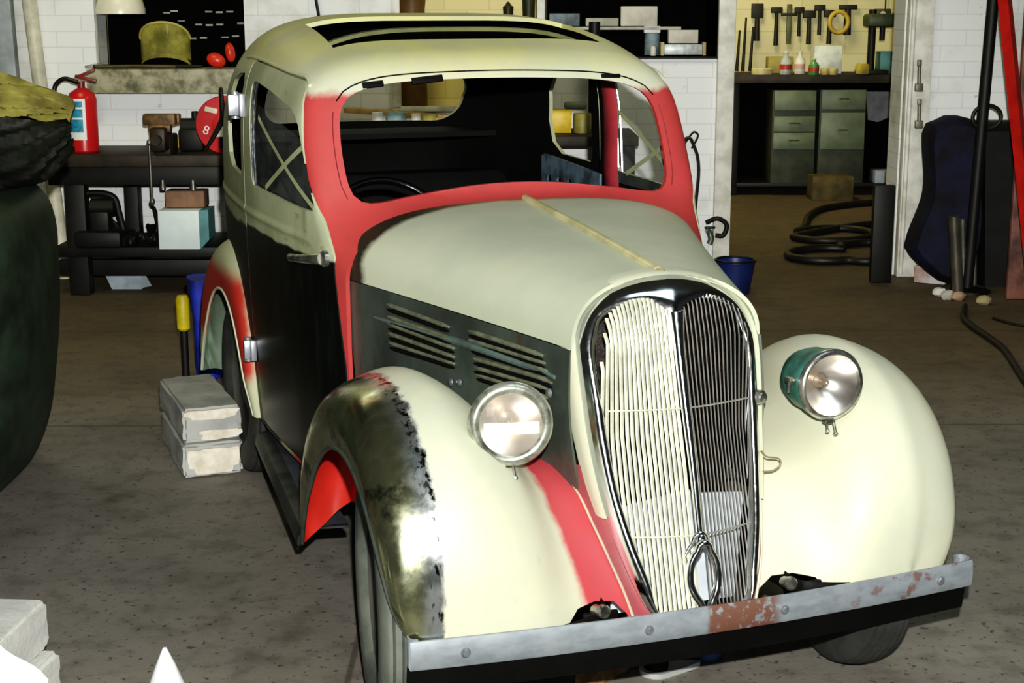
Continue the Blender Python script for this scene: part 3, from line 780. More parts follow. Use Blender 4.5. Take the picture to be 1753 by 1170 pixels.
# ---- headlamps
def headlamp(px,x,y,z,yaw,pitch,teal,R=.083):
    d=Vector((math.sin(yaw)*math.cos(pitch),-math.cos(yaw)*math.cos(pitch),math.sin(pitch)))
    h=thing('headlamp','x','x'); del h['label']; del h['category']; h.parent=car
    o=Vector((x,y,z)); b=o-d*.13
    body_=[(.02,-.04),(.045,-.03),(.066,0),(.078,.04),(R+.001,.085),(R+.006,.10),(R+.006,.118)]
    MB().lathe(b,d,body_,40,False).build('lamp_shell',M_teal if teal else M_shellc,h,50)
    if teal:
        MB().lathe(o,d,[(R+.006,-.014),(R+.009,-.006),(R+.004,.003),(R-.004,.004),(R-.008,-.004)],48,False).build('lamp_rim',M('lamp_rim_old',(.55,.55,.50),.28,.9,var=.25,vs=30),h,60)
        rr=R-.006
    else:
        MB().lathe(o,d,[(R+.006,-.02),(R+.012,-.012),(R+.013,0),(R+.006,.010),(R-.006,.012),(R-.013,.006)],48,False).build('lamp_rim',M('lamp_rim_worn',(.50,.52,.42),.3,.75,var=.3,vs=24),h,60)
        rr=R-.010
    # reflector bowl
    prof=[(rr,-.002)]+[(rr*q,-.002-.062*(1-q*q)) for q in np.linspace(.97,.2,12)]
    MB().lathe(o,d,prof,40,False).build('reflector',M('reflector_silver',(.90,.86,.80),.26,1.,var=.05),h,60)
    MB().lathe(o-d*.062,d,[(.018,0),(.017,.006),(.008,.010),(.007,.022),(.010,.030),(.006,.04),(.001,.043)],20).build('lamp_bulb',M('lamp_bulb',(.45,.36,.28),.3,.7),h)
    if not teal:
        t=m_glass('lamp_glass',.14,(.92,.90,.85))
        MB().lathe(o,d,[(rr+.001,.002),(rr*.8,.009),(rr*.5,.014),(rr*.2,.016),(.0005,.0165)],40,False).build('lamp_lens',t,h,60)
        q=Vector((0,0,1)).rotation_difference(d).to_matrix(); ex=Vector((d.y*-1,d.x,0)).normalized(); ez=ex.cross(d)*-1
        if ez.z<0: ez=-ez
        G=[[tuple(o+ex*a+ez*(bz-.006)+d*(.0185-.9*(a*a)*.9)) for bz in (-.0135,.0135)] for a in np.linspace(-.062,.062,9)]
        MB().grid(G).build('tape_strip',M_tapew,h)
    # clip below
    mb=MB(); c=o-Vector((0,0,R+.010)); mb.box(c+Vector((-.006,.0,0)),(.028,.018,.008),0,.002); mb.cyl(c+Vector((-.014,-.004,0)),c+Vector((-.016,-.012,-.018)),.003,n=8); mb.cyl(c+Vector((.004,-.006,0)),c+Vector((.006,-.014,-.026)),.0035,n=8); mb.ell(c+Vector((-.016,-.012,-.02)),(.006,.006,.006),8); mb.ell(c+Vector((.006,-.014,-.028)),(.0065,.0065,.0065),8)
    mb.build('lamp_clip',M_oldch,h)
    if not teal: mb=MB(); mb.cyl(b-Vector((0,0,.02)),b-Vector((0,-.06,.09)),.016,.022); mb.build('lamp_stalk',M_blk,h)
    else:
        mb=MB(); mb.box(b+d*.09+Vector((-.090,0,.012)),(.022,.03,.016),0,.004); mb.cyl(b+d*.09+Vector((-.098,-.005,.01)),b+d*.09+Vector((-.104,-.012,-.014)),.004,n=8); mb.build('side_screw',M_oldch,h)
    return h
def lampat(u,v,y): p=ony(u,v,y); return p
pL=lampat(874,727,-.245); pR=lampat(1425,660,-.245); print('lamps',pL,pR)
hl=headlamp(None,*pL,-.20,.06,False); hr=headlamp(None,*pR,.0,.03,True,R=.079)
tag(hl,'headlamp with glass lens and a strip of white tape'); tag(hr,'teal-sided headlamp with no lens, bare reflector showing')
# wire hanging from the lamp hole, horn button beside the grille
mb=MB(); w=[ony(u,v,-.245) for u,v in ((1303,772),(1312,782),(1334,786),(1336,796),(1324,806),(1306,808))]; mb.tube([tuple(p) for p in w],.0022,6,smooth=24); mb.build('loose_wire',M_wire,car)
p=ony(1303,681,-.21); MB().lathe(tuple(p),(.35,-1,0),[(.016,-.02),(.018,0),(.013,.008),(.001,.010)],16).build('grommet_stud',M_oldch,car)
# ---- bumper
bp=thing('bumper','x','x'); del bp['label']; del bp['category']; bp.parent=car; tag(bp,'flat grey and rusty front bumper bar, unplated')
by=lambda x: -.440+.042*(abs(x)/.715)**2
M_bu=m_bumper(); mb=MB(); G=[]
for x in np.linspace(-.712,.712,60):
    y=by(x); top=.360; bot=.294
    G.append([(x,y+.010,top-.001),(x,y+.003,top),(x,y,top-.004),(x,y-.003,(top+bot)/2),(x,y,bot+.004),(x,y+.003,bot),(x,y+.010,bot+.001)])
mb.grid(G,closed_v=True)
for s in (-1,1):  # rolled eyes at the ends
    y=by(.712); c=(s*.694,y+.022)
    pr=[(c[0]+s*.021*math.cos(a)*.9,c[1]-.021*math.sin(a)) for a in np.linspace(PI/2,-PI*1.2,20)]
    for r0,z0,z1 in ((0,.296,.364),):
        mb.grid([[(px,py,z0),(px,py,z1)] for px,py in pr]); mb.grid([[(c[0]+(px-c[0])*.75,c[1]+(py-c[1])*.75,z0),(c[0]+(px-c[0])*.75,c[1]+(py-c[1])*.75,z1)] for px,py in pr]); mb.grid([[(px,py,z1),(c[0]+(px-c[0])*.75,c[1]+(py-c[1])*.75,z1)] for px,py in pr])
mb.build('bumper_bar',M_bu,bp,50)
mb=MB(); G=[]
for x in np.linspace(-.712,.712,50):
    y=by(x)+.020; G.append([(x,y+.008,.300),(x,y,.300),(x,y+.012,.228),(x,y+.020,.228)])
mb.grid(G,closed_v=True); mb.grid([G[0]]*1+[[tuple(np.array(q)+np.array([-.0005,0,0])) for q in G[0]]]); mb.build('shaded_under_bar',M_irn,bp)  # black bar paints the shade on the bumper's turned-under lower face
for u,v in ((799,1120),(1112,1080),(1343,1044),(1607,993)):
    p=onz(u,v,.327); q=np.array([p[0],by(p[0])-.002,.327]); MB().lathe(q,(0,-1,0),[(.011,0),(.011,.004),(.007,.009),(.001,.010)],16).build('bumper_bolt',M_bolt,bp)
for s in (-1,1):
    mb=MB(); mb.tube([(s*.22,-.10,.34),(s*.235,-.28,.345),(s*.25,-.372,.338),(s*.30,-.395,.335),(s*.36,-.405,.33)],.020,8,smooth=24,flat=(.3,1.2)); mb.box((s*.262,-.372,.335),(.085,.012,.045),0,.006); mb.build('bumper_iron',M_irn,bp)
    p=ony(1028,1053,-.40) if s<0 else ony(1354,1004,-.40)
    mb=MB(); mb.lathe(p+np.array([0,.03,0]),(.12*-s,-1,.25),[(.013,0),(.013,.03),(.016,.03),(.016,.042),(.012,.046)],12); mb.build('iron_bolt',M_oldch,bp)
# ---- interior
mb=MB(); sw=Vector((-.30,1.18,1.00)); ax=Vector((0,-.82,.57)); q=Vector((0,0,1)).rotation_difference(-ax).to_matrix()
mb.tube([tuple(sw+q@Vector((.19*math.cos(a),.19*math.sin(a),0))) for a in np.linspace(0,2*PI,41)[:-1]],.011,10,closed=True)
for a in (0,2.1,4.2): mb.cyl(sw,sw+q@Vector((.19*math.cos(a),.19*math.sin(a),0)),.006)
mb.cyl(sw,sw+Vector((0,-.45,-.33)),.018); mb.build('steering_wheel',M('black_bakelite',(.004,.004,.004),.2,spec=.3),car)
mb=MB(); mb.box((0,2.35,.80),(1.05,.16,.55),0,.06,rot=Matrix.Rotation(-.2,3,'X')); mb.box((0,2.05,.52),(1.05,.5,.2),0,.05); mb.box((0,2.62,1.20),(1.02,.30,.02)); mb.build('rear_seat',M_in,car)
mb=MB(); mb.box((0,.90,1.00),(1.06,.02,.20),0,.008); mb.build('dashboard',M_in,car)
# sunroof runner bar, and a black board added to darken the opening
mb=MB(); 
G=[]
for x in np.linspace(-.45,.45,20):
    z=float(ZT(1.42))*.0+1.06+(float(ZT(1.42))-1.06)*max(1-(abs(x)/float(WB(1.42)))**3.4,0)**(1/3.4)-.012
    G.append([(x,1.405,z),(x,1.425,z+.003),(x,1.425,z-.012),(x,1.405,z-.012)])
mb.grid(G,closed_v=True); mb.build('sunroof_runner',M('runner_green',(.16,.17,.07),.5,.2),car)
mb=MB(); mb.box((0,1.45,1.475),(.94,.62,.006)); mb.build('sunroof_dark_board',M_in,car)
# far-side inner trim and centre pillar seen through the windscreen
M_blue=M('blue_grey_inner',(.13,.18,.22),.5,.2,var=.3,vs=12)
tr=MB().prism([(1.60,.92),(2.16,.92),(2.16,1.135),(2.12,1.145),(1.60,1.115)],(.585,0,0),(0,1,0),(0,0,1),(.008,0,0)).mesh()
cc=[]
for y in (1.78,1.88,1.98,2.08): cc.append(MB().prism([(y+a,1.02+b) for a,b in rrect(.045,.10,.02)],(.5,0,0),(0,1,0),(0,0,1),(.3,0,0)))
mk('inner_side_trim',boolean(tr,cc),M_blue,car)
mb=MB(); L=[]
for z in np.linspace(.95,1.50,10):
    x=side_x(1.60,z)-.022; L.append([(x,1.53,z),(x-.012,1.545,z),(x-.012,1.625,z),(x,1.64,z)])
mb.grid(L); mb.build('centre_pillar',M('pillar_red',(.40,.05,.065),.5),car)
# bracket holes in the header, tape label
for (u0,v0,u1,v1) in ((621,140,656,150),(705,131,758,142),(1028,127,1063,134)):
    a=ony((u0+u1)/2,(v0+v1)/2,1.02)
    for _ in range(4): a=ony((u0+u1)/2,(v0+v1)/2,front_y(a[0],a[2]))
    w=(u1-u0)/FPX*4.75; h=(v1-v0)/FPX*4.75
    MB().box(tuple(a+np.array([0,.002,0])),(w,.010,h),0,.002,rot=Matrix.Rotation(-.35,3,'X')@Matrix.Rotation(-.10*(a[0]<0)+.0,3,'Y')).build('header_slot',M_in,car)
# ================================================================== ROOM SHELL
DW=9.8; DF=15.3
room=Matrix.Translation((CP[0],CP[1],0))@Matrix.Rotation(-PSI,4,'Z')
def struct(name,mb,mat,ang=40):
    o=mb.build(name,mat,None,ang); o.matrix_world=room.copy(); o['kind']='structure'; return o
def X(u,D=DW): return PD(u,60,D)[0]
def Z(v,D=DW,u=900): return PD(u,v,D)[2]
def m_floor():
    t=NT('concrete_floor'); x,y,z=t.xyz()
    far=t.ramp(y,5.2,8.)  # near grey and far brown put flash and ambient light into colour
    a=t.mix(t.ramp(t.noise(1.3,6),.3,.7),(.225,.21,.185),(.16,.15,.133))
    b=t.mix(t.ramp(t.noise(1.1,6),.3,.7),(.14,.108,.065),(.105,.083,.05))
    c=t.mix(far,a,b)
    c=t.mix(t.ramp(t.noise(40,3),.60,.68,0,.75),c,(.03,.027,.022))
    c=t.mix(t.ramp(t.noise(70,2),.74,.78,0,.6),c,(.26,.25,.23))
    c=t.mix(t.ramp(t.noise(9,5),.45,.7,0,.35),c,(.045,.04,.033))
    c=t.mix(t.ramp(t.noise(2.6,3),.60,.75,0,.5),c,(.05,.042,.026))
    # slab joints
    j=t.math('ABSOLUTE',t.math('SUBTRACT',y,6.07)); j2=t.math('ABSOLUTE',t.math('SUBTRACT',y,8.0)); j3=t.math('ABSOLUTE',t.math('SUBTRACT',x,-.42))
    jm=t.math('MINIMUM',t.math('MINIMUM',j,j2),t.math('ADD',j3,.0)); c=t.mix(t.ramp(jm,.012,.004,0,.55),c,(.03,.028,.024))
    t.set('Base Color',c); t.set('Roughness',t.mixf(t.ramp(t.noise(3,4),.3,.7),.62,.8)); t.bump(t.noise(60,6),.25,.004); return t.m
def m_brick(name,c1,c2,mort,cw=.30,ch=.098,dirt=.35):
    t=NT(name); mp=t.n('ShaderNodeMapping'); mp.inputs['Rotation'].default_value=(PI/2,0,0); t.l(t.co(),mp.inputs[0])
    sw=t.n('ShaderNodeCombineXYZ'); x,y,z=t.xyz(); t.l(x,sw.inputs[0]); t.l(z,sw.inputs[1])
    b=t.n('ShaderNodeTexBrick'); t.l(sw.outputs[0],b.inputs['Vector']); b.inputs['Scale'].default_value=1.
    b.inputs['Brick Width'].default_value=cw; b.inputs['Row Height'].default_value=ch; b.inputs['Mortar Size'].default_value=.005; b.inputs['Mortar Smooth'].default_value=.6
    b.inputs['Color1'].default_value=(*c1,1); b.inputs['Color2'].default_value=(*c2,1); b.inputs['Mortar'].default_value=(*mort,1)
    c=t.mix(t.ramp(t.noise(2.2,6),.50,.72,0,dirt),b.outputs['Color'],(.36,.35,.30))
    c=t.mix(t.ramp(t.noise(14,5),.68,.76,0,.6),c,(.20,.19,.16))
    t.set('Base Color',c); t.set('Roughness',.6); t.bump(b.outputs['Fac'],-.5,.01); return t.m
M_floor=m_floor(); M_brick=m_brick('white_painted_brick',(.80,.82,.82),(.76,.785,.79),(.64,.66,.67),.32,.098,.55)
M_ybrick=m_brick('cream_painted_brick',(.68,.63,.34),(.60,.56,.30),(.48,.44,.22),.44,.215)
M_plain=M('grey_plaster',(.30,.30,.28),.8,var=.1); M_ceil=M('ceiling_board',(.40,.40,.37),.8,var=.08)
M_wood_w=M('white_painted_wood',(.74,.74,.68),.5,var=.12,vs=9,col2=(.52,.51,.44)); M_dk=M('dark_steel',(.010,.010,.009),.55,.2,var=.2); M_dkw=M('dark_oily_wood',(.030,.022,.012),.6,var=.3)
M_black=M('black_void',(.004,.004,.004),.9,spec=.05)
H=4.0; XL,XR=-5.2,5.6
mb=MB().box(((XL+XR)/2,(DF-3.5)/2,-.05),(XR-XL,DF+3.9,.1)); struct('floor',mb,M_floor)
mb=MB().box(((XL+XR)/2,(DF-3.5)/2,H+.05),(XR-XL,DF+3.9,.1)); struct('ceiling',mb,M_ceil)
struct('wall_left',MB().box((XL-.1,(DF-3.5)/2,H/2),(.2,DF+3.5,H)),M_plain); struct('wall_right',MB().box((XR+.1,(DF-3.5)/2,H/2),(.2,DF+3.5,H)),M_plain)
struct('wall_front',MB().box(((XL+XR)/2,-3.6,H/2),(XR-XL,.2,H)),M('front_wall_paint',(.55,.58,.60),.8,var=.1))
struct('wall_far',MB().box(((XL+XR)/2,DF+.1,H/2),(XR-XL,.2,H)),M_ybrick)
xw0,xw1=X(163),X(419); zw=Z(117,DW,290)
xm0,xm1=X(678),X(926); zm=Z(186,DW,800)
xh0,xh1=X(934),X(1252); zh=Z(99,DW,1090)
xd0,xd1=X(1258),X(1548); ztop=2.75
# window openings: (x0,x1,z0,z1)
OPN=[(xw0,xw1,zw,2.6),(xm0,xm1,zm,2.6),(xh0,xh1,zh,2.6),(xd0,xd1,0,ztop)]
xs=sorted({XL,XR,*[o[0] for o in OPN],*[o[1] for o in OPN]}); zs=sorted({0,H,*[o[2] for o in OPN],*[o[3] for o in OPN]})
mb=MB(); mb.raw=True
for i in range(len(xs)-1):
    for j in range(len(zs)-1):
        cx,cz=(xs[i]+xs[i+1])/2,(zs[j]+zs[j+1])/2
        if any(o[0]<cx<o[1] and o[2]<cz<o[3] for o in OPN): continue
        mb.box((cx,DW+.14,cz),(xs[i+1]-xs[i],.28,zs[j+1]-zs[j]))
struct('wall_back',mb,M_brick)
# openings: frames and sills
M_sill=M('grimy_sill',(.30,.29,.20),.6,var=.3,vs=12)
mb=MB().box(((xw0+xw1)/2+.05,DW+.02,zw-.075),(xw1-xw0+.16,.36,.15),0,.008); struct('trim_1',mb,M_sill)
def opening(n,x0,x1,z0,z1,mat,w=.05,dep=.06,yo=-.01):
    mb=MB()
    mb.box((x0,DW+yo,(z0+z1)/2),(w,dep,z1-z0),0,.004); mb.box((x1,DW+yo,(z0+z1)/2),(w,dep,z1-z0),0,.004); mb.box(((x0+x1)/2,DW+yo,z1),(x1-x0+w,dep,w),0,.004)
    if z0>.1: mb.box(((x0+x1)/2,DW+yo,z0),(x1-x0+w,dep,w*.6),0,.004)
    return struct(n,mb,mat)
opening('window_2',xm0,xm1,zm,2.6,M_wood_w,.055); opening('window_3',xh0,xh1,zh,2.6,M_dk,.02)
# black boxes put the dark of the rooms behind both windows into colour
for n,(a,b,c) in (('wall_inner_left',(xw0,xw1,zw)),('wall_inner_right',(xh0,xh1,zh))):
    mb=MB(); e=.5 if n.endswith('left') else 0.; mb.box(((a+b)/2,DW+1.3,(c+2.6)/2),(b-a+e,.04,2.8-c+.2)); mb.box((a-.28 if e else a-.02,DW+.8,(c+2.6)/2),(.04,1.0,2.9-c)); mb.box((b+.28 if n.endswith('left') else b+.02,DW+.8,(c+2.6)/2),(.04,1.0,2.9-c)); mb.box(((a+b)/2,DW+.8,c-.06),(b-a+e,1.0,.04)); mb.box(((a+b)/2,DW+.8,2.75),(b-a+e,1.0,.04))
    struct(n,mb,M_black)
# doorway posts
mb=MB(); mb.box((X(1243),DW-.02,ztop/2),(X(1258)-X(1229),.06,ztop),0,.006); struct('trim_2',mb,M_wood_w)
mb=MB(); xa,xb=X(1550),X(1592); mb.box(((xa+xb)/2,DW-.05,ztop/2),(xb-xa,.08,ztop),0,.006); mb.tube([(X(1556),DW-.10,.02),(X(1556),DW-.10,1.2),(X(1556),DW-.10,ztop)],.014,10)
dr=struct('door_1',mb,M_wood_w)
for v0,v1 in ((108,150),(175,213)):
    k=MB(); p0=PD(1574,v0,DW-.11); p1=PD(1573,v1,DW-.11); k.cyl(p0,p1,.012,n=10); k.box(p1,(.05,.03,.05),0,.005); k.box(p0,(.025,.03,.04),0,.004); o=k.build('door_bolt',M('bolt_rusty',(.20,.19,.15),.5,.5),dr)
mb=MB(); mb.box((X(1526),DW-.12,.40),(.12,.06,.62+.2),0,.006); o=rsingle('door_post',MB().box((0,0,.31),(.13,.06,.62),0,.006),M_dk,(X(1527,DW-.3),DW-.3,0),'short black board standing at the right jamb of the doorway','board')
# ================================================================== THINGS IN THE WORKSHOP
def c3(*a): return tuple(a)
def dxy(u0,u1,D): return (u1-u0)/FPX*D
# ---- concrete blocks
def m_conc():
    t=NT('concrete_block'); c=t.mix(t.ramp(t.noise(7,6),.35,.7),(.42,.43,.40),(.28,.29,.28)); c=t.mix(t.ramp(t.noise(60,3),.66,.74,0,.6),c,(.12,.12,.12)); t.set('Base Color',c); t.set('Roughness',.9); t.bump(t.noise(50,6),.5,.006); return t.m
M_conc=m_conc(); M_mort=M('pale_mortar',(.82,.78,.66),.9,var=.15,vs=14,bump=.5,col2=(.60,.54,.42)); M_wconc=M('white_concrete',(.72,.72,.66),.9,var=.15,vs=9,bump=.5,col2=(.55,.56,.53))
def blockmesh(d,mat,jit=.006,cut=14):
    bm=bmesh.new(); bmesh.ops.create_cube(bm,size=1.)
    for v in bm.verts: v.co=Vector((v.co.x*d[0],v.co.y*d[1],v.co.z*d[2]+d[2]/2))
    bmesh.ops.bevel(bm,geom=bm.edges[:],offset=.010,segments=2,affect='EDGES'); bmesh.ops.subdivide_edges(bm,edges=[e for e in bm.edges if e.calc_length()>.05],cuts=5,use_grid_fill=True)
    for v in bm.verts: v.co+=Vector([(random.random()-.5)*jit for _ in range(3)])
    me=bpy.data.meshes.new('block'); bm.to_mesh(me); bm.free(); return me
def block(p,d,rz,label,mat,patches=(),group=None):
    o=mk('concrete_block',blockmesh(d,mat),mat,None,50); o.location=RW(p); o.rotation_euler=(0,0,-PSI+rz); tag(o,label,'concrete block',group)
    for (cx,cz,w,h) in patches:
        mb=MB(); P=[]
        n=22
        for i in range(n):
            a=2*PI*i/n; r=1+.13*math.sin(3*a+cx*40)+.08*math.sin(7*a+cz*50)
            sx=abs(math.cos(a))**.5*(1 if math.cos(a)>0 else -1); sz=abs(math.sin(a))**.5*(1 if math.sin(a)>0 else -1)
            P.append((cx+w/2*sx*min(r,1.08),cz+h/2*sz*r))
        mb.prism(P,(0,-d[1]/2-.010,0),(1,0,0),(0,0,1),(0,.014,0)); mb.build('mortar_patch',M_mort,o)
    return o
a=PZ(318,823); b=PZ(414,806); ang=math.atan2(b[1]-a[1],b[0]-a[0]); w_=math.hypot(b[0]-a[0],b[1]-a[1])
ang=.36; L=.56; hB=.125
def bpos(off=0.): # centre of block footprint
    nx,ny=-math.sin(ang),math.cos(ang)
    return ((a[0]+b[0])/2+nx*L/2+off*nx,(a[1]+b[1])/2+ny*L/2+off*ny)
q=bpos(); block((q[0],q[1],0),(w_,L,hB),ang,'lower grey concrete block with a buff patch, under another block beside the rear wheel',M_conc,[(0.0,.062,w_*.86,.095)])
q=bpos(.012); block((q[0],q[1],hB+.003),(w_*.96,L*.97,hB),ang+.02,'upper grey concrete block with two mortar stripes, resting on another block beside the rear wheel',M_conc,[(.0,.103,w_*.88,.036),(.025,.025,w_*.7,.036)])
# near left corner: pale block stack, sheet, cone
p=PZ(30,1060,.25); 
c_=PZ(84,1024,.245)
block((c_[0]-.15,c_[1]-.22,0),(.30,.44,.115),-.10,'white concrete block on the floor at the bottom left, beneath another',M_wconc)
block((c_[0]-.165,c_[1]-.20,.118),(.28,.42,.127),-.10,'white concrete block on top of another at the bottom left corner',M_wconc)
# white plastic sheet in front of those blocks
s0=PD(0,1083,c_[1]-.72); mb=MB(); G=[]
for i in range(12):
    f=i/11; row=[]
    for j in range(8):
        g=j/7; u=-70+150*f; v=1040+128*f+ (1290-1040-128*f)*g*1.0
        p=PD(u,v,c_[1]-.62-.10*g); row.append((p[0],p[1]+.012*math.sin(f*9+g*4),max(p[2],.004)))
    G.append(row)
mb.grid(G); o=shell(np.array(G),.006).build('plastic_sheet',M('white_plastic_sheet',(.80,.82,.84),.45,var=.06),None); o.matrix_world=room.copy(); tag(o,'white plastic sheet leaning across the bottom left corner','plastic sheet')
t_=PD(283,1110,2.75); base=PD(288,1225,2.75)
th=rthing('pouring_cone','white pointed plastic nozzle poking up at the bottom edge of the picture','plastic nozzle',(base[0],base[1],0))
M_wp=M('white_plastic',(.85,.85,.86),.4,var=.03)
hz=t_[2]; mb=MB(); mb.lathe((0,0,0),(0,0,1),[(.075,0),(.072,hz*.35),(.060,hz*.62),(.040,hz*.80),(.018,hz*.93),(.004,hz)],20); mb.build('cone',M_wp,th)
mb=MB(); mb.lathe((.045,-.005,hz*.45),(.02,-.0,1),[(.034,0),(.034,hz*.30),(.030,hz*.34),(.012,hz*.36)],20); mb.build('spout',M_wp,th)
# ---- under the bumper
wd=PZ(1040,1160); rsingle('wood_offcut',MB().box((0,0,.03),(.055,.26,.06),0,.004,taper=.9),M('raw_wood',(.20,.12,.06),.8,var=.3,vs=20),(wd[0]+.02,wd[1]+.03,0),'brown wood offcut lying on the floor under the bumper','wood offcut',rz=-.75)
st=PZ(1125,1160); th=rthing('axle_stand','black tube stand on a pale plate under the bumper','stand',(st[0],st[1]+.03,0))
mb=MB(); mb.cyl((0,0,.012),(.012,.02,.27),.031,.034,24); mb.build('tube',M_irn,th)
mb=MB(); P=[(.045*math.cos(t)-.0,.045*math.sin(t)) for t in np.linspace(PI*.5,PI*1.75,12)]+[(.115,.03),(.12,.045)]; mb.prism(P,(0,0,0),(1,0,0),(0,1,0),(0,0,.014)); mb.build('base_plate',M('pale_plate',(.55,.57,.55),.5,.2),th)
p=PZ(1213,1132); rsingle('plastic_tub',MB().lathe((0,0,0),(0,0,1),[(.040,0),(.048,.05),(.050,.055),(.044,.055),(.038,.01)],24),M('blue_plastic',(.05,.14,.30),.5),(p[0],p[1]+.03,0),'small blue plastic tub on the floor behind the bumper','tub')
# ---- tarpaulin-covered heap, left
M_tarp=M('green_tarpaulin',(.032,.055,.032),.55,var=.35,vs=5,bump=.4,bs=9,col2=(.012,.020,.012))
M_olive=M('olive_quilt',(.30,.27,.07),.75,var=.3,vs=9,bump=.6,bs=22,col2=(.15,.13,.035)); M_dko=M('dark_oilcloth',(.012,.014,.009),.5,var=.4,vs=4,bump=.3,bs=8)
D0=5.35
def drape(sil,depth,mat,name,label,cat,closed_top=True,wr=.02,D=D0,uleft=-330):
    """heap whose right-hand outline follows points sil [(u,v)...] top to bottom, at depth D"""
    rows=[]
    for (u,v) in sil:
        p=PD(u,v,D); xl=PD(uleft,v,D)[0]; row=[]
        cx=(p[0]+xl)/2; rx=(p[0]-xl)/2
        for k in range(48):
            t=2*PI*k/48; e=.62
            sx=abs(math.cos(t))**e*(1 if math.cos(t)>=0 else -1); sy=abs(math.sin(t))**e*(1 if math.sin(t)>=0 else -1)
            r=1+wr*math.sin(5*t+v*.013)+wr*.7*math.sin(11*t+v*.03)
            row.append((cx+rx*sx*(1 if sx>.9 else r),D+depth/2*sy*r,max(p[2],0.003)))
        rows.append(row)
    top=rows[0]; c=np.mean(top,axis=0)
    rows=[[tuple(np.array(q)*.02+c*.98) for q in top],[tuple(np.array(q)*.6+c*.4+np.array([0,0,.01])) for q in top]]+rows
    R=np.array(rows); mb=MB(); mb.grid(R,closed_v=True)
    o=mb.build(name,mat,None,60); o.matrix_world=room.copy(); tag(o,label,cat); return o
sil=catmull(np.array([(40,330,0),(66,345,0),(84,380,0),(94,460,0),(97,560,0),(93,650,0),(82,735,0),(60,800,0),(38,832,0)]),26)[:,:2]
sil2=[(q[0]-24,q[1]) for q in sil]
zb=PZ(38,832)
drape(sil2,1.0,M_tarp,'tarpaulin_heap','dark green tarpaulin draped to the floor over a bulky heap on the left','tarpaulin',D=zb[1])
Dq=zb[1]+.05
# upper bundle with sloping olive top
mb=MB(); G=[]
prof=[(-330,30),(-200,62),(0,121),(33,132),(63,143),(96,157),(124,168),(131,180)]
bot=[(-330,345),(-200,345),(0,318),(28,320),(58,318),(82,305),(108,280),(130,255)]
n=40
pr=catmull(np.array([(u,v,0) for u,v in prof]),n); bo=catmull(np.array([(u,v,0) for u,v in bot]),n)
def bundle(v0,v1,name,mat,label,cat,dep,front):
    G=[]
    for i in range(n):
        row=[]
        for j in range(15):
            f=j/14; g=v0+(v1-v0)*f
            u=pr[i,0]*(1-g)+bo[i,0]*g; v=pr[i,1]*(1-g)+bo[i,1]*g
            p=PD(u,v,Dq); wv=.012*math.sin(i*.9+j*1.7)+.010*math.sin(i*.37+j*.6)
            row.append((p[0],p[1]-front*math.sin(PI*min(max(g,0.02),.98))**.6+wv,p[2]+.5*wv*(j>0)))
        G.append(row)
    G=np.array(G)
    kk=1+dep/Dq; back=np.stack([G[...,0]*kk,G[...,1]+dep,CP[2]+(G[...,2]-CP[2])*kk-.01],-1); mb=MB(); mb.grid(G); mb.grid(back); mb.grid(np.stack([G[:,0],back[:,0]])); mb.grid(np.stack([G[:,-1],back[:,-1]])); mb.grid(np.stack([G[0],back[0]])); mb.grid(np.stack([G[-1],back[-1]]))
    o=mb.build(name,mat,None,60); o.matrix_world=room.copy(); return tag(o,label,cat)
bundle(0,.36,'quilt',M_olive,'crumpled olive quilt lying over the top of the heap on the left','quilt',.55,.09)
bundle(.36,1,'oilcloth_bundle',M_dko,'dark oilcloth bundle between the olive quilt and the green tarpaulin','bundle',.5,.07)
p=PZ(0,985); rsingle('leather_bag',MB().lathe((0,0,0),(0,0,1),[(.30,.0),(.34,.06),(.345,.16),(.30,.26),(.20,.34),(.06,.38),(.001,.385)],32),M('brown_leather',(.085,.048,.020),.5,var=.3,vs=5),(PZ(36,930)[0]-.35,PZ(0,985)[1]-.05,0),'brown leather bag slumped on the floor by the tarpaulin','bag')
# ---- fire extinguisher on the bench
DB=9.05   # bench front
zt_b=Z(266,DB,250)
M_fx=M('extinguisher_red',(.50,.018,.022),.3,var=.05)
pe=PD(146,262,DB+.22); th=rthing('fire_extinguisher','red fire extinguisher with blue and white label standing on the bench','fire extinguisher',(pe[0],pe[1],zt_b+.002))
hx=dxy(0,108,DB+.22); rx=dxy(0,24,DB+.22)
MB().lathe((0,0,0),(0,0,1),[(rx*.9,0),(rx,.01),(rx,hx*.82),(rx*.85,hx*.92),(rx*.45,hx*.98),(rx*.3,hx)],28).build('cylinder',M_fx,th)
lb=MB(); lb.grid([[(rx*1.01*math.sin(t),-rx*1.01*math.cos(t),z) for z in (hx*.20,hx*.84)] for t in np.linspace(-.9,.45,14)]); lb.build('label',M('label_white',(.75,.76,.72),.5,var=.03),th)
lb=MB(); 
for z0,z1 in ((.32,.52),(.55,.68),(.71,.80)): lb.grid([[(rx*1.03*math.sin(t),-rx*1.03*math.cos(t),z) for z in (hx*z0,hx*z1)] for t in np.linspace(-.78,.25,12)])
lb.build('label_print',M('label_blue',(.03,.24,.38),.5,var=.2,vs=60),th)
mb=MB(); mb.cyl((0,0,hx),(0,0,hx*1.10),.022,.022); mb.box((.03,0,hx*1.14),(.13,.025,.02),0,.004,rot=Matrix.Rotation(.25,3,'Y')); mb.box((.03,0,hx*1.22),(.12,.025,.016),0,.004,rot=Matrix.Rotation(-.35,3,'Y')); mb.build('valve_lever',M('valve_red',(.20,.03,.03),.4),th)
mb=MB(); mb.tube([(-.02,0,hx*1.08),(-.10,0,hx*1.14),(-.155,0,hx*1.04),(-.165,0,hx*.85),(-.15,0,hx*.5)],.014,10,smooth=20); mb.build('hose',M_blk,th)
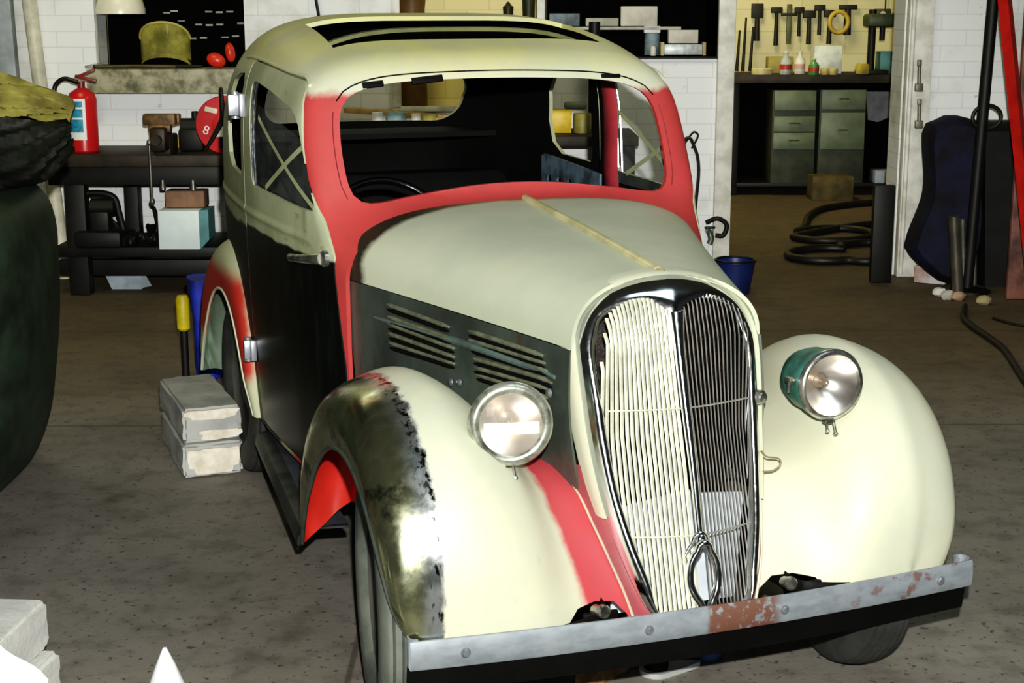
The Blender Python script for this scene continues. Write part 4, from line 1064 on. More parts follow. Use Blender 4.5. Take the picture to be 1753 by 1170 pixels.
# ---- long bench on the left
xb0,xb1=X(60,DB),X(405,DB)
th=rthing('workbench','long dark oily workbench against the left part of the white wall','workbench',((xb0+xb1)/2,DB+.36,0))
W_=xb1-xb0
mb=MB(); mb.box((0,0,zt_b-.035),(W_,.72,.07),0,.006); mb.build('bench_top',M_dkw,th)
mb=MB(); ap=zt_b-.07-Z(318,DB,250); mb.box((0,-.31,zt_b-.07-ap/2),(W_*.98,.05,ap),0,.005); mb.build('apron',M_dk,th)
for u in (107,168,396):
    xx=X(u,DB)-(xb0+xb1)/2; mb=MB(); mb.box((xx,-.27 if u!=168 else .25,(zt_b-.08)/2),(.12 if u!=168 else .09,.11,zt_b-.08),0,.006); mb.build('leg',M_dk,th)
zs_=Z(425,DB,250); mb=MB(); mb.box((0,0,zs_-.03),(W_*.98,.66,.06),0,.005); mb.build('shelf',M_dk,th)
mb=MB(); mb.box((0,-.2,Z(500,DB,250)*.5+.14),(W_*.98,.05,.10),0,.005); mb.build('bottom_rail',M_dk,th)
for u in (264,317):
    xx=X(u,DB)-(xb0+xb1)/2; mb=MB(); mb.cyl((xx,-.33,Z(318,DB,250)-.03),(xx,-.33,Z(318,DB,250)+.03),.018,n=10); mb.build('bench_bolt',M_oldch,th)
# vice
pv=PD(278,262,DB-.02); th=rthing('bench_vice','heavy rusty brown bench vice with a hanging handle bar on the bench edge','vice',(pv[0],pv[1],zt_b))
M_vice=M('vice_iron',(.035,.025,.014),.5,.3,var=.3); M_rust=M('vice_jaw_brown',(.16,.10,.045),.55,.3,var=.3,vs=15)
jw=dxy(250,304,DB)
mb=MB(); mb.box((0,.10,.06),(jw*.55,.22,.12),0,.012); mb.box((0,-.02,.10),(jw*.5,.20,.14),0,.015); mb.cyl((0,-.16,.10),(0,.05,.10),.03); mb.build('vice_body',M_vice,th)
mb=MB(); mb.box((0,-.02,.215),(jw,.07,.065),0,.008); mb.box((0,-.02,.165),(jw*.7,.06,.05),0,.008); mb.build('front_jaw',M_rust,th)
mb=MB(); mb.box((0,.10,.21),(jw,.06,.06),0,.008); mb.build('back_jaw',M_rust,th)
hb=PD(268,345,DB-.18); mb=MB(); mb.cyl((-.035,-.17,.085),(-.035,-.17,-(zt_b-hb[2])),.008,n=10); mb.ell((-.035,-.17,-(zt_b-hb[2])),(.017,.017,.026),12); mb.ell((-.035,-.17,.09),(.016,.016,.02),12); mb.build('handle_bar',M('bar_grey',(.16,.16,.14),.4,.7),th)
p=PD(317,219,DB+.55); rsingle('carton',MB().box((0,0,.03),(.10,.12,.06),0,.004),M('yellow_card',(.75,.50,.03),.5),(p[0],p[1],zt_b+.001),'small yellow carton on the bench behind the vice','carton')
# machine parts right of the vice
p=PD(331,262,DB+.3); mb=MB(); mb.box((0,0,.07),(.15,.14,.14),0,.02); mb.cyl((-.06,-.02,.15),(.06,-.02,.15),.05); mb.cyl((.02,0,.14),(.02,0,.24),.02); rsingle('machine_casting',mb,M_dk,(p[0],p[1],zt_b+.001),'black machine casting on the bench between vice and red disc','machine part')
# red disc (grinding machine guard) with marks
pdz=PD(384,215,DB+.1); r=dxy(0,50,DB); th=rthing('red_disc','red round guard plate with white marks standing on the bench behind the car','guard plate',(pdz[0],pdz[1],zt_b+.002))
hc=pdz[2]-zt_b
M_rd=M('disc_red',(.50,.025,.03),.4,var=.08)
MB().lathe((0,.02,hc),(0,-1,0),[(r,0),(r,.015),(r*.96,.025),(r*.42,.03),(r*.40,.05),(r*.30,.055),(.001,.056)],40).build('plate',M_rd,th)
MB().lathe((-.01,-.012,hc-.005),(0,-1,0),[(r*.36,.0),(r*.34,.016),(.001,.018)],28).build('hub',M('disc_pink',(.50,.12,.13),.4),th)
MB().box((-r*.42,-.013,hc+r*.52),(.075,.012,.030),0,.002,rot=Matrix.Rotation(.25,3,'Y')).build('paper_label',M('label_cream',(.70,.66,.52),.6),th)
MB().box((0,.0,hc*.5-.02),(.06,.05,max(hc-r*.6,.04)),0,.004).build('bracket',M_dk,th)
def text(s,size,loc,rot,mat,name,parent=None,ext=.001):
    cu=bpy.data.curves.new(name,'FONT'); cu.body=s; cu.size=size; cu.extrude=ext; cu.align_x='CENTER'; cu.align_y='CENTER'
    o=bpy.data.objects.new(name+'_c',cu); COL.objects.link(o); me=evaluated(o); bpy.data.objects.remove(o)
    return_o=mk(name,me,mat,parent,0); return_o.location=loc; return_o.rotation_euler=rot; return return_o
text('8',.075,(-r*.62,-.012,hc-r*.18),(PI/2,.35,0),M('mark_white',(.8,.8,.75),.5),'painted_mark',th)
mb=MB(); mb.prism([(-.05,0),(.05,0),(.03,.07),(-.02,.075)],(0,-.04,hc-r*.38),(1,0,0),(0,0,1),(0,.01,0)); mb.build('white_tab',M_wp,th)
# tongs hung in front of disc
p0=PD(378,150,DB-.02); p1=PD(380,205,DB-.02); p2=PD(353,256,DB-.02); p3=PD(372,207,DB-.02)
mb=MB(); mb.tube([p0,PD(380,180,DB-.02),p1,p2],[.010,.018,.016,.010],8,smooth=20); mb.tube([p1,PD(393,232,DB-.02),PD(396,262,DB-.02)],[.014,.010],8,smooth=10)
o=mb.build('tongs',M_dk,None); o.matrix_world=room.copy(); tag(o,'black tongs leaning upright in front of the red disc','tongs')
# white box on the lower shelf, junk
pb=PD(311,432,DB-.02); bw=dxy(270,340,DB); th=rthing('carton_box','white box with a teal side on the bench lower shelf','box',(pb[0],pb[1]+.06,zs_+.001),.0)
bh=PD(311,366,DB)[2]-PD(311,432,DB)[2]; mb=MB(); mb.box((0,0,bh/2),(bw,.22,bh),0,.004); mb.build('box_front',M('box_pale_blue',(.66,.76,.76),.5,var=.04),th)
mb=MB(); mb.prism([(0,0),(0,bh),(.055,bh*1.02),(.055,bh*.25)],(bw/2+.001,-.105,0),(1,0,0),(0,0,1),(0,.2,0)); mb.build('box_side',M('box_teal',(.10,.24,.26),.5),th)
mb=MB(); mb.box((bw*.08,.08,bh+.055),(bw*.95,.16,.10),0,.004); mb.build('inner_carton',M('card_brown',(.22,.13,.085),.7),th)
p=PD(175,400,DB+.1); th=rthing('bench_grinder','black pedestal machine with a curved arm on the lower shelf','machine',(p[0],p[1],zs_+.001))
hh=PD(175,334,DB)[2]-zs_
mb=MB(); mb.box((0,0,.05),(.28,.24,.10),0,.02); mb.box((0,0,.16),(.12,.12,.16),0,.02); mb.cyl((-.05,-.02,.24),(.09,-.02,.24),.05); mb.build('machine_base',M_dk,th)
mb=MB(); mb.tube([(-.14,0,.10),(-.16,0,hh*.9),(-.04,0,hh),(.08,0,hh*.92),(.11,0,hh*.6),(.13,0,.1)],.020,10,smooth=30); mb.build('curved_arm',M_dk,th)
random.seed(11)
for k,(u,v) in enumerate(((222,415),(250,412),(205,418),(140,416),(238,420))):
    p=PD(u,430,DB+.02+.03*k); mb=MB(); mb.tube([(-.09,0,.02),(-.03,.02,.05),(.05,-.01,.045),(.10,.03,.08+.02*k)],[.012,.018,.022,.012],8,smooth=14); mb.cyl((.02,-.03,.03),(.02,.05,.03),.03,n=14); mb.ell((-.06,-.03,.03),(.025,.02,.025),10)
    rsingle('scrap_fitting',mb,M_dk,(p[0],DB+.06+.13*k,zs_+.004),('oily black pipe fitting on the shelf just left of the white box','oily black pipe fitting on the shelf, second to the left of the white box','oily black pipe fitting on the shelf beside the pedestal machine','oily black pipe fitting on the shelf at the left bench leg','oily black pipe fitting on the shelf in front of the others by the white box')[(1,0,2,3,4)[k]],'pipe fitting',rz=random.random()*3,group='pipe fittings on the lower shelf')
pl=[PD(178,467,DB+.25),PD(246,466,DB+.25),PD(260,490,DB+.25),PD(248,492,DB+.25),PD(243,508,DB+.25),PD(200,509,DB+.25),PD(192,496,DB+.25)]
mb=MB(); x0=pl[0][0]; mb.prism([(q_[0]-x0,q_[2]) for q_ in [pl[0],pl[1],pl[2],pl[3]]]+[(pl[4][0]-x0,0.0),(pl[5][0]-x0,0.0),(pl[6][0]-x0,pl[6][2])],(0,0,0),(1,0,0),(0,0,1),(0,.01,0)); rsingle('metal_sheet',mb,M('grey_sheet',(.30,.36,.40),.5,.2),(x0,DB+.25,0),'grey metal sheet standing under the bench','metal sheet')
# ---- window sill things
zsill=zw+.002
pl_=PD(205,-6,DW+.03); th=rthing('sill_lamp','white dome lamp on a pale stem at the left of the window sill','lamp',(PD(166,100,DW+.03)[0],DW+.03,zsill))
xo=pl_[0]-PD(166,100,DW+.03)[0]; zl=PD(205,24,DW+.03)[2]-zsill; rl_=dxy(0,41,DW)
mb=MB(); mb.lathe((xo,0,zl),(0,.0,1),[(rl_,0),(rl_*1.0,.03),(rl_*.9,.09),(rl_*.6,.15),(rl_*.2,.18)],32); mb.build('lamp_shade',M('enamel_white',(.78,.76,.58),.3,var=.04),th)
mb=MB(); mb.cyl((0,0,0),(0,0,zl+.12),.018); mb.cyl((0,0,zl+.12),(xo,0,zl+.17),.014); mb.lathe((0,0,0),(0,0,1),[(.08,0),(.08,.015),(.02,.03)],20); mb.build('lamp_stem',M('stem_grey',(.36,.38,.34),.5),th)
pv_=PD(282,98,DW-.06); th=rthing('face_shield','clear yellowish face shield with an arched top on the window sill','face shield',(pv_[0],pv_[1],zsill))
rv=dxy(0,42,DW); hv=PD(282,38,DW-.06)[2]-zsill
t=m_glass('visor_film',.42,(.55,.52,.12)); G=[]
for a in np.linspace(-1.5,1.5,30):
    top=hv*(.55+.45*max(math.cos(a*.98),0)**.7); bot=hv*.24*max(math.cos(a),0)
    G.append([(rv*math.sin(a),-.10*math.cos(a)+.05,bot+(top-bot)*k) for k in np.linspace(0,1,10)])
MB().grid(G).build('visor',t,th)
MB().tube([g[-1] for g in G],.008,8).build('visor_edge',M('visor_edge',(.45,.40,.12),.4),th)
MB().tube([(rv*.95*math.sin(a),.05-.08*math.cos(a),.03+hv*.2*math.cos(a)) for a in np.linspace(-1.5,1.5,20)],.012,8).build('head_band',M_dk,th)
for i,(u0,u1,v,yy) in enumerate(((165,330,101,.0),(190,335,106,-.05),(160,345,111,-.09),(163,300,114,-.12))):
    a_=PD(u0,v,DW+yy); b_=PD(u1,v-2,DW+yy); mb=MB(); mb.tube([(0,0,0),((b_[0]-a_[0])/2,.0,.004),(b_[0]-a_[0],.01,0)],.010,8)
    rsingle('metal_rod',mb,M('rod_olive',(.10,.085,.03),.5,.3) if i%2 else M_dk,(a_[0],a_[1],zsill+.012),('dark rod on the window sill, furthest back of four','olive rod on the window sill, second from the wall side','dark rod on the window sill, third from the back','olive rod on the front edge of the window sill')[i],'rod',group='rods on the window sill')
th=rthing('ear_defenders','red ear defenders lying at the right end of the window sill','ear defenders',(PD(378,110,DW-.10)[0],DW-.10,zsill))
M_ed=M('ear_red',(.62,.045,.02),.35)
for (u,v,rx_,rz_,ro) in ((370,103,.062,.045,-.35),(392,90,.032,.062,.12)):
    p=PD(u,v,DW-.10); MB().ell((p[0]-PD(378,110,DW-.10)[0],0 if u<380 else .04,max(p[2]-zsill,.045)),(rx_,.04,rz_),18,rot=Matrix.Rotation(-ro,3,'Y')).build('ear_cup',M_ed,th)
MB().tube([(-.03,0,.05),(.0,.07,.10),(.04,.09,.06),(.055,.04,.05)],.007,8,smooth=16).build('head_band',M_dk,th)
# rack of small drawers in the dark behind the window
th=rthing('drawer_rack','black rack of small drawers with pale tags in the dark behind the window','rack',(PD(340,60,DW+.95)[0],DW+.95,zw))
rw_=dxy(250,420,DW+.95); mb=MB(); mb.box((0,.1,.5),(rw_*1.1,.2,1.0)); mb.build('rack_body',M_black,th)
x0=PD(340,60,DW+.95)[0]
for (u,v) in ((357,20),(375,21),(393,20),(298,19),(340,42),(358,43),(376,42),(412,40),(310,36),(330,66),(348,65),(385,64),(403,62),(285,22)):
    p=PD(u,v,DW+.94); MB().box((p[0]-x0,-.004,p[2]-zw),(.05,.006,.012),0,.001).build('drawer_tag',M('tag_pale',(.45,.46,.40),.6) if v%2 else M('tag_grey',(.26,.28,.24),.6),th)
# ---- blue sack and yellow tube behind the rear wheel
pk=PZ(362,655); Dk=pk[1]+.15
rows=[]
for (uc,uw,v) in ((352,34,474),(354,33,500),(357,28,540),(359,27,580),(361,28,620),(364,27,650),(366,24,662)):
    p=PD(uc,v,Dk); w2=dxy(0,uw,Dk); rows.append([(p[0]+w2*math.cos(t)*(1+.08*math.sin(3*t)),Dk+.11*math.sin(t)*(1+.15*math.sin(4*t+v*.02)),max(p[2],.003)) for t in np.linspace(0,2*PI,33)[:-1]])
c0=np.mean(rows[0],axis=0); c1=np.mean(rows[-1],axis=0); rows=[[tuple(c0*.98+np.array(q)*.02) for q in rows[0]]]+rows+[[tuple(c1*.98+np.array(q)*.02) for q in rows[-1]]]
o=MB().grid(rows,closed_v=True).build('fabric_sack',M('blue_cloth',(.012,.030,.30),.6,var=.25,vs=8,bump=.4,bs=14),None,60); o.matrix_world=room.copy(); tag(o,'tall bright blue cloth sack standing behind the rear fender','sack')
p=PD(325,563,Dk-.05); p2=PD(321,505,Dk+.0); 
th=rthing('yellow_handled_pole','dark pole with a yellow upper half standing left of the blue sack','pole',(PD(322,563,Dk-.1)[0]-.02,Dk-.1,0))
z0=PD(325,566,Dk-.1)[2]; z1=PD(325,506,Dk-.1)[2]
MB().cyl((0,0,0),(0,0,z0+.01),.018,.018,14).build('shaft',M_dk,th); MB().lathe((0,0,z0),(0,0,1),[(.020,0),(.030,.01),(.032,z1-z0-.02),(.024,z1-z0)],16).build('yellow_grip',M('yellow_paint',(.50,.40,.01),.5),th)
# ---- things by the wall right of the car
M_hose=M('black_hose',(.012,.012,.011),.5)
P=[PD(u,v,DW-.05) for u,v in ((1166,242),(1180,236),(1187,248),(1194,268),(1196,295),(1193,330),(1190,360))]
mb=MB(); mb.tube(P,.011,8,smooth=30); mb.tube([PD(u,v,DW-.04) for u,v in ((1172,246),(1188,226),(1195,232),(1184,254))],.007,8,smooth=20); o=mb.build('hanging_hose',M_hose,None); o.matrix_world=room.copy(); tag(o,'thin black hose hanging from a hook on the white wall right of the car','hose')
p=PD(1214,398,DW-.06); th=rthing('water_tap','old tap with a bent outlet pipe low on the white wall','tap',(p[0],p[1],p[2]))
MB().tube([(0,.06,0),(0,-.02,0),(.01,-.03,-.04),(.0,-.03,-.07)],.02,10,smooth=14).build('tap_body',M('tap_green',(.16,.20,.16),.4,.5),th)
q=PD(1232,430,DW-.06); MB().tube([(q[0]-p[0]-.09,.02,.06),(q[0]-p[0]-.02,0,.09),(q[0]-p[0]+.04,0,.05),(q[0]-p[0]+.02,0,-.02),(q[0]-p[0]-.03,0,-.02)],.016,10,smooth=20).build('outlet_pipe',M_dk,th)
MB().box((.0,-.03,.035),(.07,.015,.015),0,.004).build('tap_handle',M_dk,th)
p=PZ(1262,508); th=rthing('bucket','dark blue bucket on the floor behind the bonnet','bucket',(p[0],p[1]+.12,0))
MB().lathe((0,0,0),(0,0,1),[(.09,0),(.12,.19),(.126,.195),(.126,.205),(.112,.20),(.085,.02),(.001,.015)],28).build('pail',M('bucket_blue',(.012,.025,.12),.45),th)
MB().tube([(.12*math.cos(t),.12*math.sin(t),.205) for t in np.linspace(0,2*PI,33)[:-1]],.008,8,closed=True).build('rim',M_blk,th)
# hose coil on the doorway floor
def floorloop(px,r,name,label,cat,smooth=60,mat=M_hose):
    P=[PZ(u,v,r) for u,v in px]; o=MB().tube([(q_[0],q_[1],r+.001) for q_ in P],r,10,smooth=smooth).build(name,mat,None); o.matrix_world=room.copy(); return tag(o,label,cat)
def ellp(cu,cv,ru,rv,a0,a1,n): return [(cu+ru*math.cos(t),cv+rv*math.sin(t)) for t in np.linspace(a0,a1,n)]
floorloop([(1530,345),(1470,349),(1410,357),(1385,370),(1376,390)]+ellp(1425,402,70,11,PI*1.15,PI*2.9,16)[::1]+[(1480,385),(1530,384)],.028,'air_hose','thick black hose in loose loops on the floor inside the doorway','hose',90)
floorloop([(1530,424),(1490,416),(1440,420)]+ellp(1420,436,72,11,PI*1.6,PI*.35,12)+[(1480,448),(1530,447)],.028,'air_hose','black hose loop nearest the room on the doorway floor','hose',60)
floorloop([(1652,525),(1650,545),(1668,562),(1695,580),(1718,598),(1735,622),(1753,650),(1790,700)],.018,'power_cable','thick black cable snaking over the floor at the right','cable',50)
floorloop([(1700,545),(1725,553),(1753,558),(1800,562)],.008,'thin_cable','thin dark cable on the floor at the right edge','cable',30)
# debris by the right-hand stand
for k,(u,v,c,lb) in enumerate(((1608,508,(.60,.58,.54),'small white lump of rubble left of the others on the floor'),(1622,513,(.45,.44,.40),'pale lump of rubble beside the white one on the floor'),(1640,515,(.38,.26,.18),'brown lump of rubble on the floor by the cable end'),(1685,522,(.30,.26,.16),'tan lump of rubble furthest right by the wall'))):
    p=PZ(u,v); rsingle('rubble',MB().ell((0,0,.025),(.045,.035,.03),10,jit=.3),M('rubble_%d'%k,c,.9),(p[0],p[1],0),lb,'rubble',group='rubble by the right wall')
p=PZ(1590,482); rsingle('brick',MB().box((0,0,.055),(.20,.10,.11),0,.01,rot=None),M('brick_red',(.36,.22,.17),.9,var=.3,col2=(.55,.55,.55)),(p[0]+.0,p[1]-.05,0),'broken brick on the floor at the foot of the door frame','brick',rz=-.5)
# navy coat over a stand, black stand with pole
Dc=DW-.35
def sheetbody(px,D,dep,name,mat,label,cat,floor=False):
    px=catmull(np.array([(u,v,0) for u,v in px]),40,True)[:,:2] if not floor else px
    P=[PD(u,v,D) for u,v in px]; x0=P[0][0]; mb=MB(); n_=len(P); k=10; rows=[]
    F=[(q_[0]-x0,q_[2]) for q_ in P]
    if floor: F=[(x,0.0 if z<.12 else z) for x,z in F]
    cx=np.mean([f[0] for f in F]); cz=np.mean([f[1] for f in F])
    for j in range(k):
        t=j/(k-1); sc=1-.10*(abs(2*t-1)**4); rows.append([(cx+(x-cx)*sc,dep*(t-.5),(cz+(z-cz)*sc) if not floor or z>.01 else 0.) for x,z in F])
    mb.grid(rows,closed_v=True); mb.add(rows[0],[tuple(range(n_))]); mb.add(rows[-1],[tuple(range(n_))])
    return rsingle(name,mb,mat,(x0,D,0),label,cat)
M_navy=M('navy_cloth',(.005,.006,.026),.8,var=.4,vs=6,bump=.4,bs=10)
sheetbody([(1586,330),(1585,222),(1596,207),(1614,204),(1620,198),(1650,199),(1660,206),(1668,210),(1672,300),(1668,420),(1640,470),(1610,482),(1560,440),(1553,425)],Dc-.05,.30,'draped_coat',M_navy,'dark navy coat draped over a stand right of the doorway','coat')
sheetbody([(1668,206),(1745,206),(1752,300),(1750,505),(1690,500),(1666,505)],Dc+.05,.36,'machine_cabinet',M_dk,'black machine cabinet beside the navy coat','cabinet',True)
for k,(u0,v0,u1,v1,lb) in enumerate(((1633,370,1640,512,'grey pipe leaning under the coat, left one'),(1648,375,1650,500,'bright pipe leaning under the coat, middle one'),(1668,400,1668,488,'short bright pipe right of the other two under the coat'))):
    b_=PZ(u1,v1); a_=PD(u0,v0,b_[1]-.02); rsingle('loose_pipe',MB().cyl((0,0,0.002),(a_[0]-b_[0],a_[1]-b_[1],a_[2]),.016 if k else .035,n=10),M('pipe_%d'%k,(.13,.12,.10) if k==0 else (.17,.17,.15),.4,.6),(b_[0],b_[1],0),lb,'pipe',group='pipes under the coat')
th=rthing('hoist_post','tall black post with a ring bracket in front of the right wall','post',(X(1688,Dc-.3),Dc-.3,0))
hp=PD(1700,-60,Dc-.3); xo=hp[0]-X(1688,Dc-.3)
MB().cyl((0-.02,0,0),(xo+.02,0,hp[2]),.034,n=16).build('post',M_dk,th)
p=PD(1690,195,Dc-.3); MB().tube([(p[0]-X(1688,Dc-.3)+.085*math.cos(t),0,p[2]+.07*math.sin(t)-.02) for t in np.linspace(0,2*PI,33)[:-1]],.012,8,closed=True).build('ring',M_dk,th)
MB().lathe((0,0,0),(0,0,1),[(.12,0),(.12,.015),(.05,.03)],24).build('foot',M_dk,th)
# red hoist leg at the edge of the picture
Dr=8.2; a_=PD(1716,-40,Dr); b_=PD(1762,420,Dr); d_=np.array(b_)-np.array(a_); e_=np.array(a_)+d_*(a_[2]/(a_[2]-b_[2]))
mb=MB(); mb.tube([(a_[0]-e_[0],0,a_[2]),(0,0,.005)],.05,4,flat=(1.,.75)); o=rsingle('red_girder',mb,M('hoist_red',(.45,.02,.015),.35),(e_[0],Dr,0),'red painted girder slanting down at the right edge','girder')
mb=MB(); o=rsingle('leather_apron',MB().box((0,0,.9),(.30,.04,1.8),0,.015),M('apron_brown',(.16,.075,.06),.6,var=.3),(PD(1775,100,DW-.9)[0]+.06,DW-.9,0),'brown leather apron hanging behind the red girder','apron')
# ---- hatch things (window right of the car)
zsh=zh+.012
def hat(u0,u1,v0,v1,D,name,mat,label,cat,rot=0.,dep=.12,grp=None,z=None):
    a_=PD(u0,v0,D); b_=PD(u1,v1,D); w=b_[0]-a_[0]; h=a_[2]-b_[2]; z=b_[2] if z is None else z
    return rsingle(name,MB().box((0,0,h/2),(w,dep,h),0,.006,rot=None),mat,((a_[0]+b_[0])/2,D,z),label,cat,group=grp)
M_card=M('pale_card',(.55,.53,.45),.7,var=.12); M_bl=M('slate_blue',(.16,.21,.24),.6,var=.3)
Ds=DW+.25
th=rthing('hatch_shelf','dark shelf across the hatch holding pale boxes','shelf',(PD(1060,45,Ds)[0],Ds,PD(1060,45,Ds)[2]))
ww=dxy(938,1140,Ds); MB().box((0,0,-.012),(ww,.22,.02),0,.003).build('shelf_board',M('shelf_pale',(.40,.40,.33),.6),th)
for s_ in (-1,1): MB().box((s_*ww*.47,0,-.10),(.02,.16,.17),0,.003).build('bracket',M_dk,th)
zz_=PD(1060,45,Ds)[2]+.001
hat(940,992,8,30,Ds,'box',M_bl,'slate blue box on the hatch shelf, leftmost','box',z=zz_)
hat(1002,1058,30,44,Ds,'box',M('card_long',(.42,.42,.34),.7),'long low pale box in the middle of the hatch shelf','box',z=zz_)
hat(1062,1124,10,44,Ds,'bundle',M_card,'pale wrapped bundle at the right end of the hatch shelf','bundle',z=zz_)
a_=PD(1168,98,DW+.10); th=rthing('meter_box','silver meter panel between two wooden sides standing on the hatch sill','meter',(a_[0],a_[1],zsh)); w2=dxy(1130,1206,DW+.1); h2=PD(1168,74,DW+.1)[2]-zsh
MB().box((0,0,h2/2),(w2*.84,.10,h2*.85),0,.004).build('panel',M('panel_silver',(.42,.46,.47),.4,.2,var=.15,vs=30),th)
for s_ in (-1,1): MB().box((s_*w2*.46,0,h2*.55),(.022,.12,h2*1.1),0,.003).build('wooden_side',M('wood_tan',(.42,.34,.18),.6),th)
rsingle('box',MB().box((0,0,.042),(dxy(1143,1193,DW),.09,.084),0,.004),M_card,(a_[0],a_[1],zsh+h2*1.0),'pale cardboard box on top of the silver meter','box')
hat(1102,1130,45,57,DW+.2,'small_tub',M_wp,'small white tub standing on a dark tin in the hatch','tub',z=zsh+.14,dep=.06)
rsingle('tin_can',MB().lathe((0,0,0),(0,0,1),[(.05,0),(.05,.138),(.045,.139)],20),M_bl,(PD(1116,90,DW+.2)[0],DW+.2,zsh),'dark tin under the small white tub in the hatch','tin')
rsingle('tin_can',MB().lathe((0,0,0),(0,0,1),[(.018,0),(.018,.05),(.01,.06)],16),M('knob_pale',(.6,.6,.52),.5),(PD(1118,92,DW+.04)[0],DW+.04,zsh),'tiny pale pot on the hatch sill left of the meter','pot')
# ---- bench behind the car, seen through its windows
zr=Z(228,DW-.5,850); xr0,xr1=X(540,DW-.5),X(1090,DW-.5)
th=rthing('side_bench','dark bench behind the car against the white wall','workbench',((xr0+xr1)/2,DW-.42,0))
MB().box((0,0,zr-.03),(xr1-xr0,.7,.06),0,.005).build('bench_top',M_dkw,th)
for s_ in (-1,1):
    for q_ in (-1,1): MB().box((s_*(xr1-xr0)*.47,q_*.28,(zr-.06)/2),(.08,.08,zr-.06),0,.004).build('leg',M_dk,th)
def onb(u,v0,v1,r,mat,name,label,cat,D=DW-.5,square=False,grp=None):
    a_=PD(u,v0,D); h=max(a_[2]-zr,.03)
    mb=MB()
    if square: mb.box((0,0,h/2),(r*2,r*1.2,h),0,.006)
    else: mb.lathe((0,0,0),(0,0,1),[(r*.98,0),(r,.005),(r,h-.004),(r*.95,h),(r*.8,h-.006)],24)
    return rsingle(name,mb,mat,(a_[0],D,zr+.001),label,cat,group=grp)
onb(678,193,213,.062,M('tin_blue',(.25,.36,.42),.5),'paint_tin','pale blue paint tin seen through the rear window','tin')
onb(646,192,213,.035,M_wp,'mug','white mug left of the pale blue tin','mug',D=DW-.55)
onb(712,195,213,.028,M_wp,'plastic_bottle','white bottle right of the pale blue tin','bottle')
onb(735,197,213,.05,M('tin_olive',(.35,.33,.10),.5),'paint_tin','olive paint tin seen through the rear window','tin',D=DW-.45)
onb(770,201,213,.085,M('card_orange',(.42,.24,.11),.7),'carton','orange-brown carton right of the olive tin','carton',D=DW-.6,square=True)
onb(957,188,225,.075,M('yellow_plastic',(.62,.42,.01),.45),'container','bright yellow container seen through the far quarter window','container',square=True)
onb(997,194,225,.055,M('olive_plastic',(.22,.20,.05),.5),'container','olive container right of the yellow one','container')
a_=PD(590,188,DW-.14); b_=PD(800,203,DW-.14); rsingle('plank',MB().box(((b_[0]-a_[0])/2,0,(b_[2]-a_[2])/2),(math.hypot(b_[0]-a_[0],b_[2]-a_[2]),.12,.03),0,.003,rot=Matrix.Rotation(math.atan2(a_[2]-b_[2],b_[0]-a_[0]),3,'Y')),M('plank_orange',(.55,.36,.13),.6,var=.15,vs=14),(a_[0],DW-.14,a_[2]),'orange-brown plank lying across the wall behind the car','plank')
p=PD(1016,240,DW-.2); rsingle('black_pipe',MB().cyl((0,0,0),(0,0,.66),.035,n=14),M_dk,(p[0],DW-.2,zr+.002),'black upright pipe on the bench seen through the far quarter window','pipe')
p=PD(985,181,DW-.35); th=rthing('lamp','grey bench lamp with a short arm seen through the far quarter window','lamp',(p[0],DW-.35,zr+.001))
MB().cyl((.1,0,0),(.1,0,p[2]-zr),.012,n=10).build('stem',M_dk,th); MB().box((-.0,0,p[2]-zr),(.14,.07,.045),0,.015).build('lamp_head',M('lamp_grey',(.22,.25,.20),.5),th); MB().lathe((.1,0,0),(0,0,1),[(.05,0),(.05,.012),(.015,.02)],18).build('base',M_dk,th)
# ---- back room beyond the doorway
DBk=14.25; zk=Z(128,DBk,1400); xk0,xk1=X(1225,DBk),X(1640,DBk)
th=rthing('workbench','long dark bench along the far wall of the back room','workbench',((xk0+xk1)/2,DBk+.42,0))
MB().box((0,0,zk-.04),(xk1-xk0,.86,.08),0,.006).build('bench_top',M_dkw,th)
MB().box((0,.36,zk/2-.05),(xk1-xk0,.04,zk-.1),0,.004).build('back_board',M_black,th)
for u in (1262,1600): MB().box((X(u,DBk)-(xk0+xk1)/2,-.3,(zk-.08)/2),(.10,.10,zk-.08),0,.004).build('leg',M_dk,th)
MB().box((0,0,Z(318,DBk,1400)),(xk1-xk0,.7,.04),0,.004).build('low_shelf',M_dk,th)
M_cab=M('cabinet_green',(.13,.165,.11),.5,var=.1)
def cab(u0,u1,v0,v1,rows_,name,label):
    a_=PD(u0,v0,DBk-.02); b_=PD(u1,v1,DBk-.02); w=b_[0]-a_[0]; zb_=max(b_[2],.02); h=a_[2]-zb_
    th=rthing(name,label,'drawer unit',((a_[0]+b_[0])/2,DBk+.18,Z(318,DBk,1400)+.021)); z0=zb_-(Z(318,DBk,1400)+.021)
    MB().box((0,.02,z0/2+h/2),(w,.36,h+z0),0,.004).build('carcass',M('carcass_dark',(.05,.06,.04),.6),th)
    for (f0,f1,hd) in rows_:
        d=MB().box((0,-.175,z0+h*(1-(f0+f1)/2)),(w*.95,.03,h*(f1-f0)),0,.004).build('drawer_front',M_cab,th)
        if hd: mb=MB(); zc=z0+h*(1-(f0+f1)/2)+.01; mb.tube([(-.05,-.19,zc),(-.04,-.215,zc),(.04,-.215,zc),(.05,-.19,zc)],.008,8); mb.build('drawer_handle',M_ch,d)
cab(1325,1396,155,256,((.0,.34,0),(.44,.70,1),(.72,1,1)),'drawer_unit','green-grey drawer unit in the back room, left of two')
cab(1406,1481,154,256,((.0,.33,1),(.38,1,1)),'drawer_unit','green-grey cabinet in the back room, right of two, shiny handle')
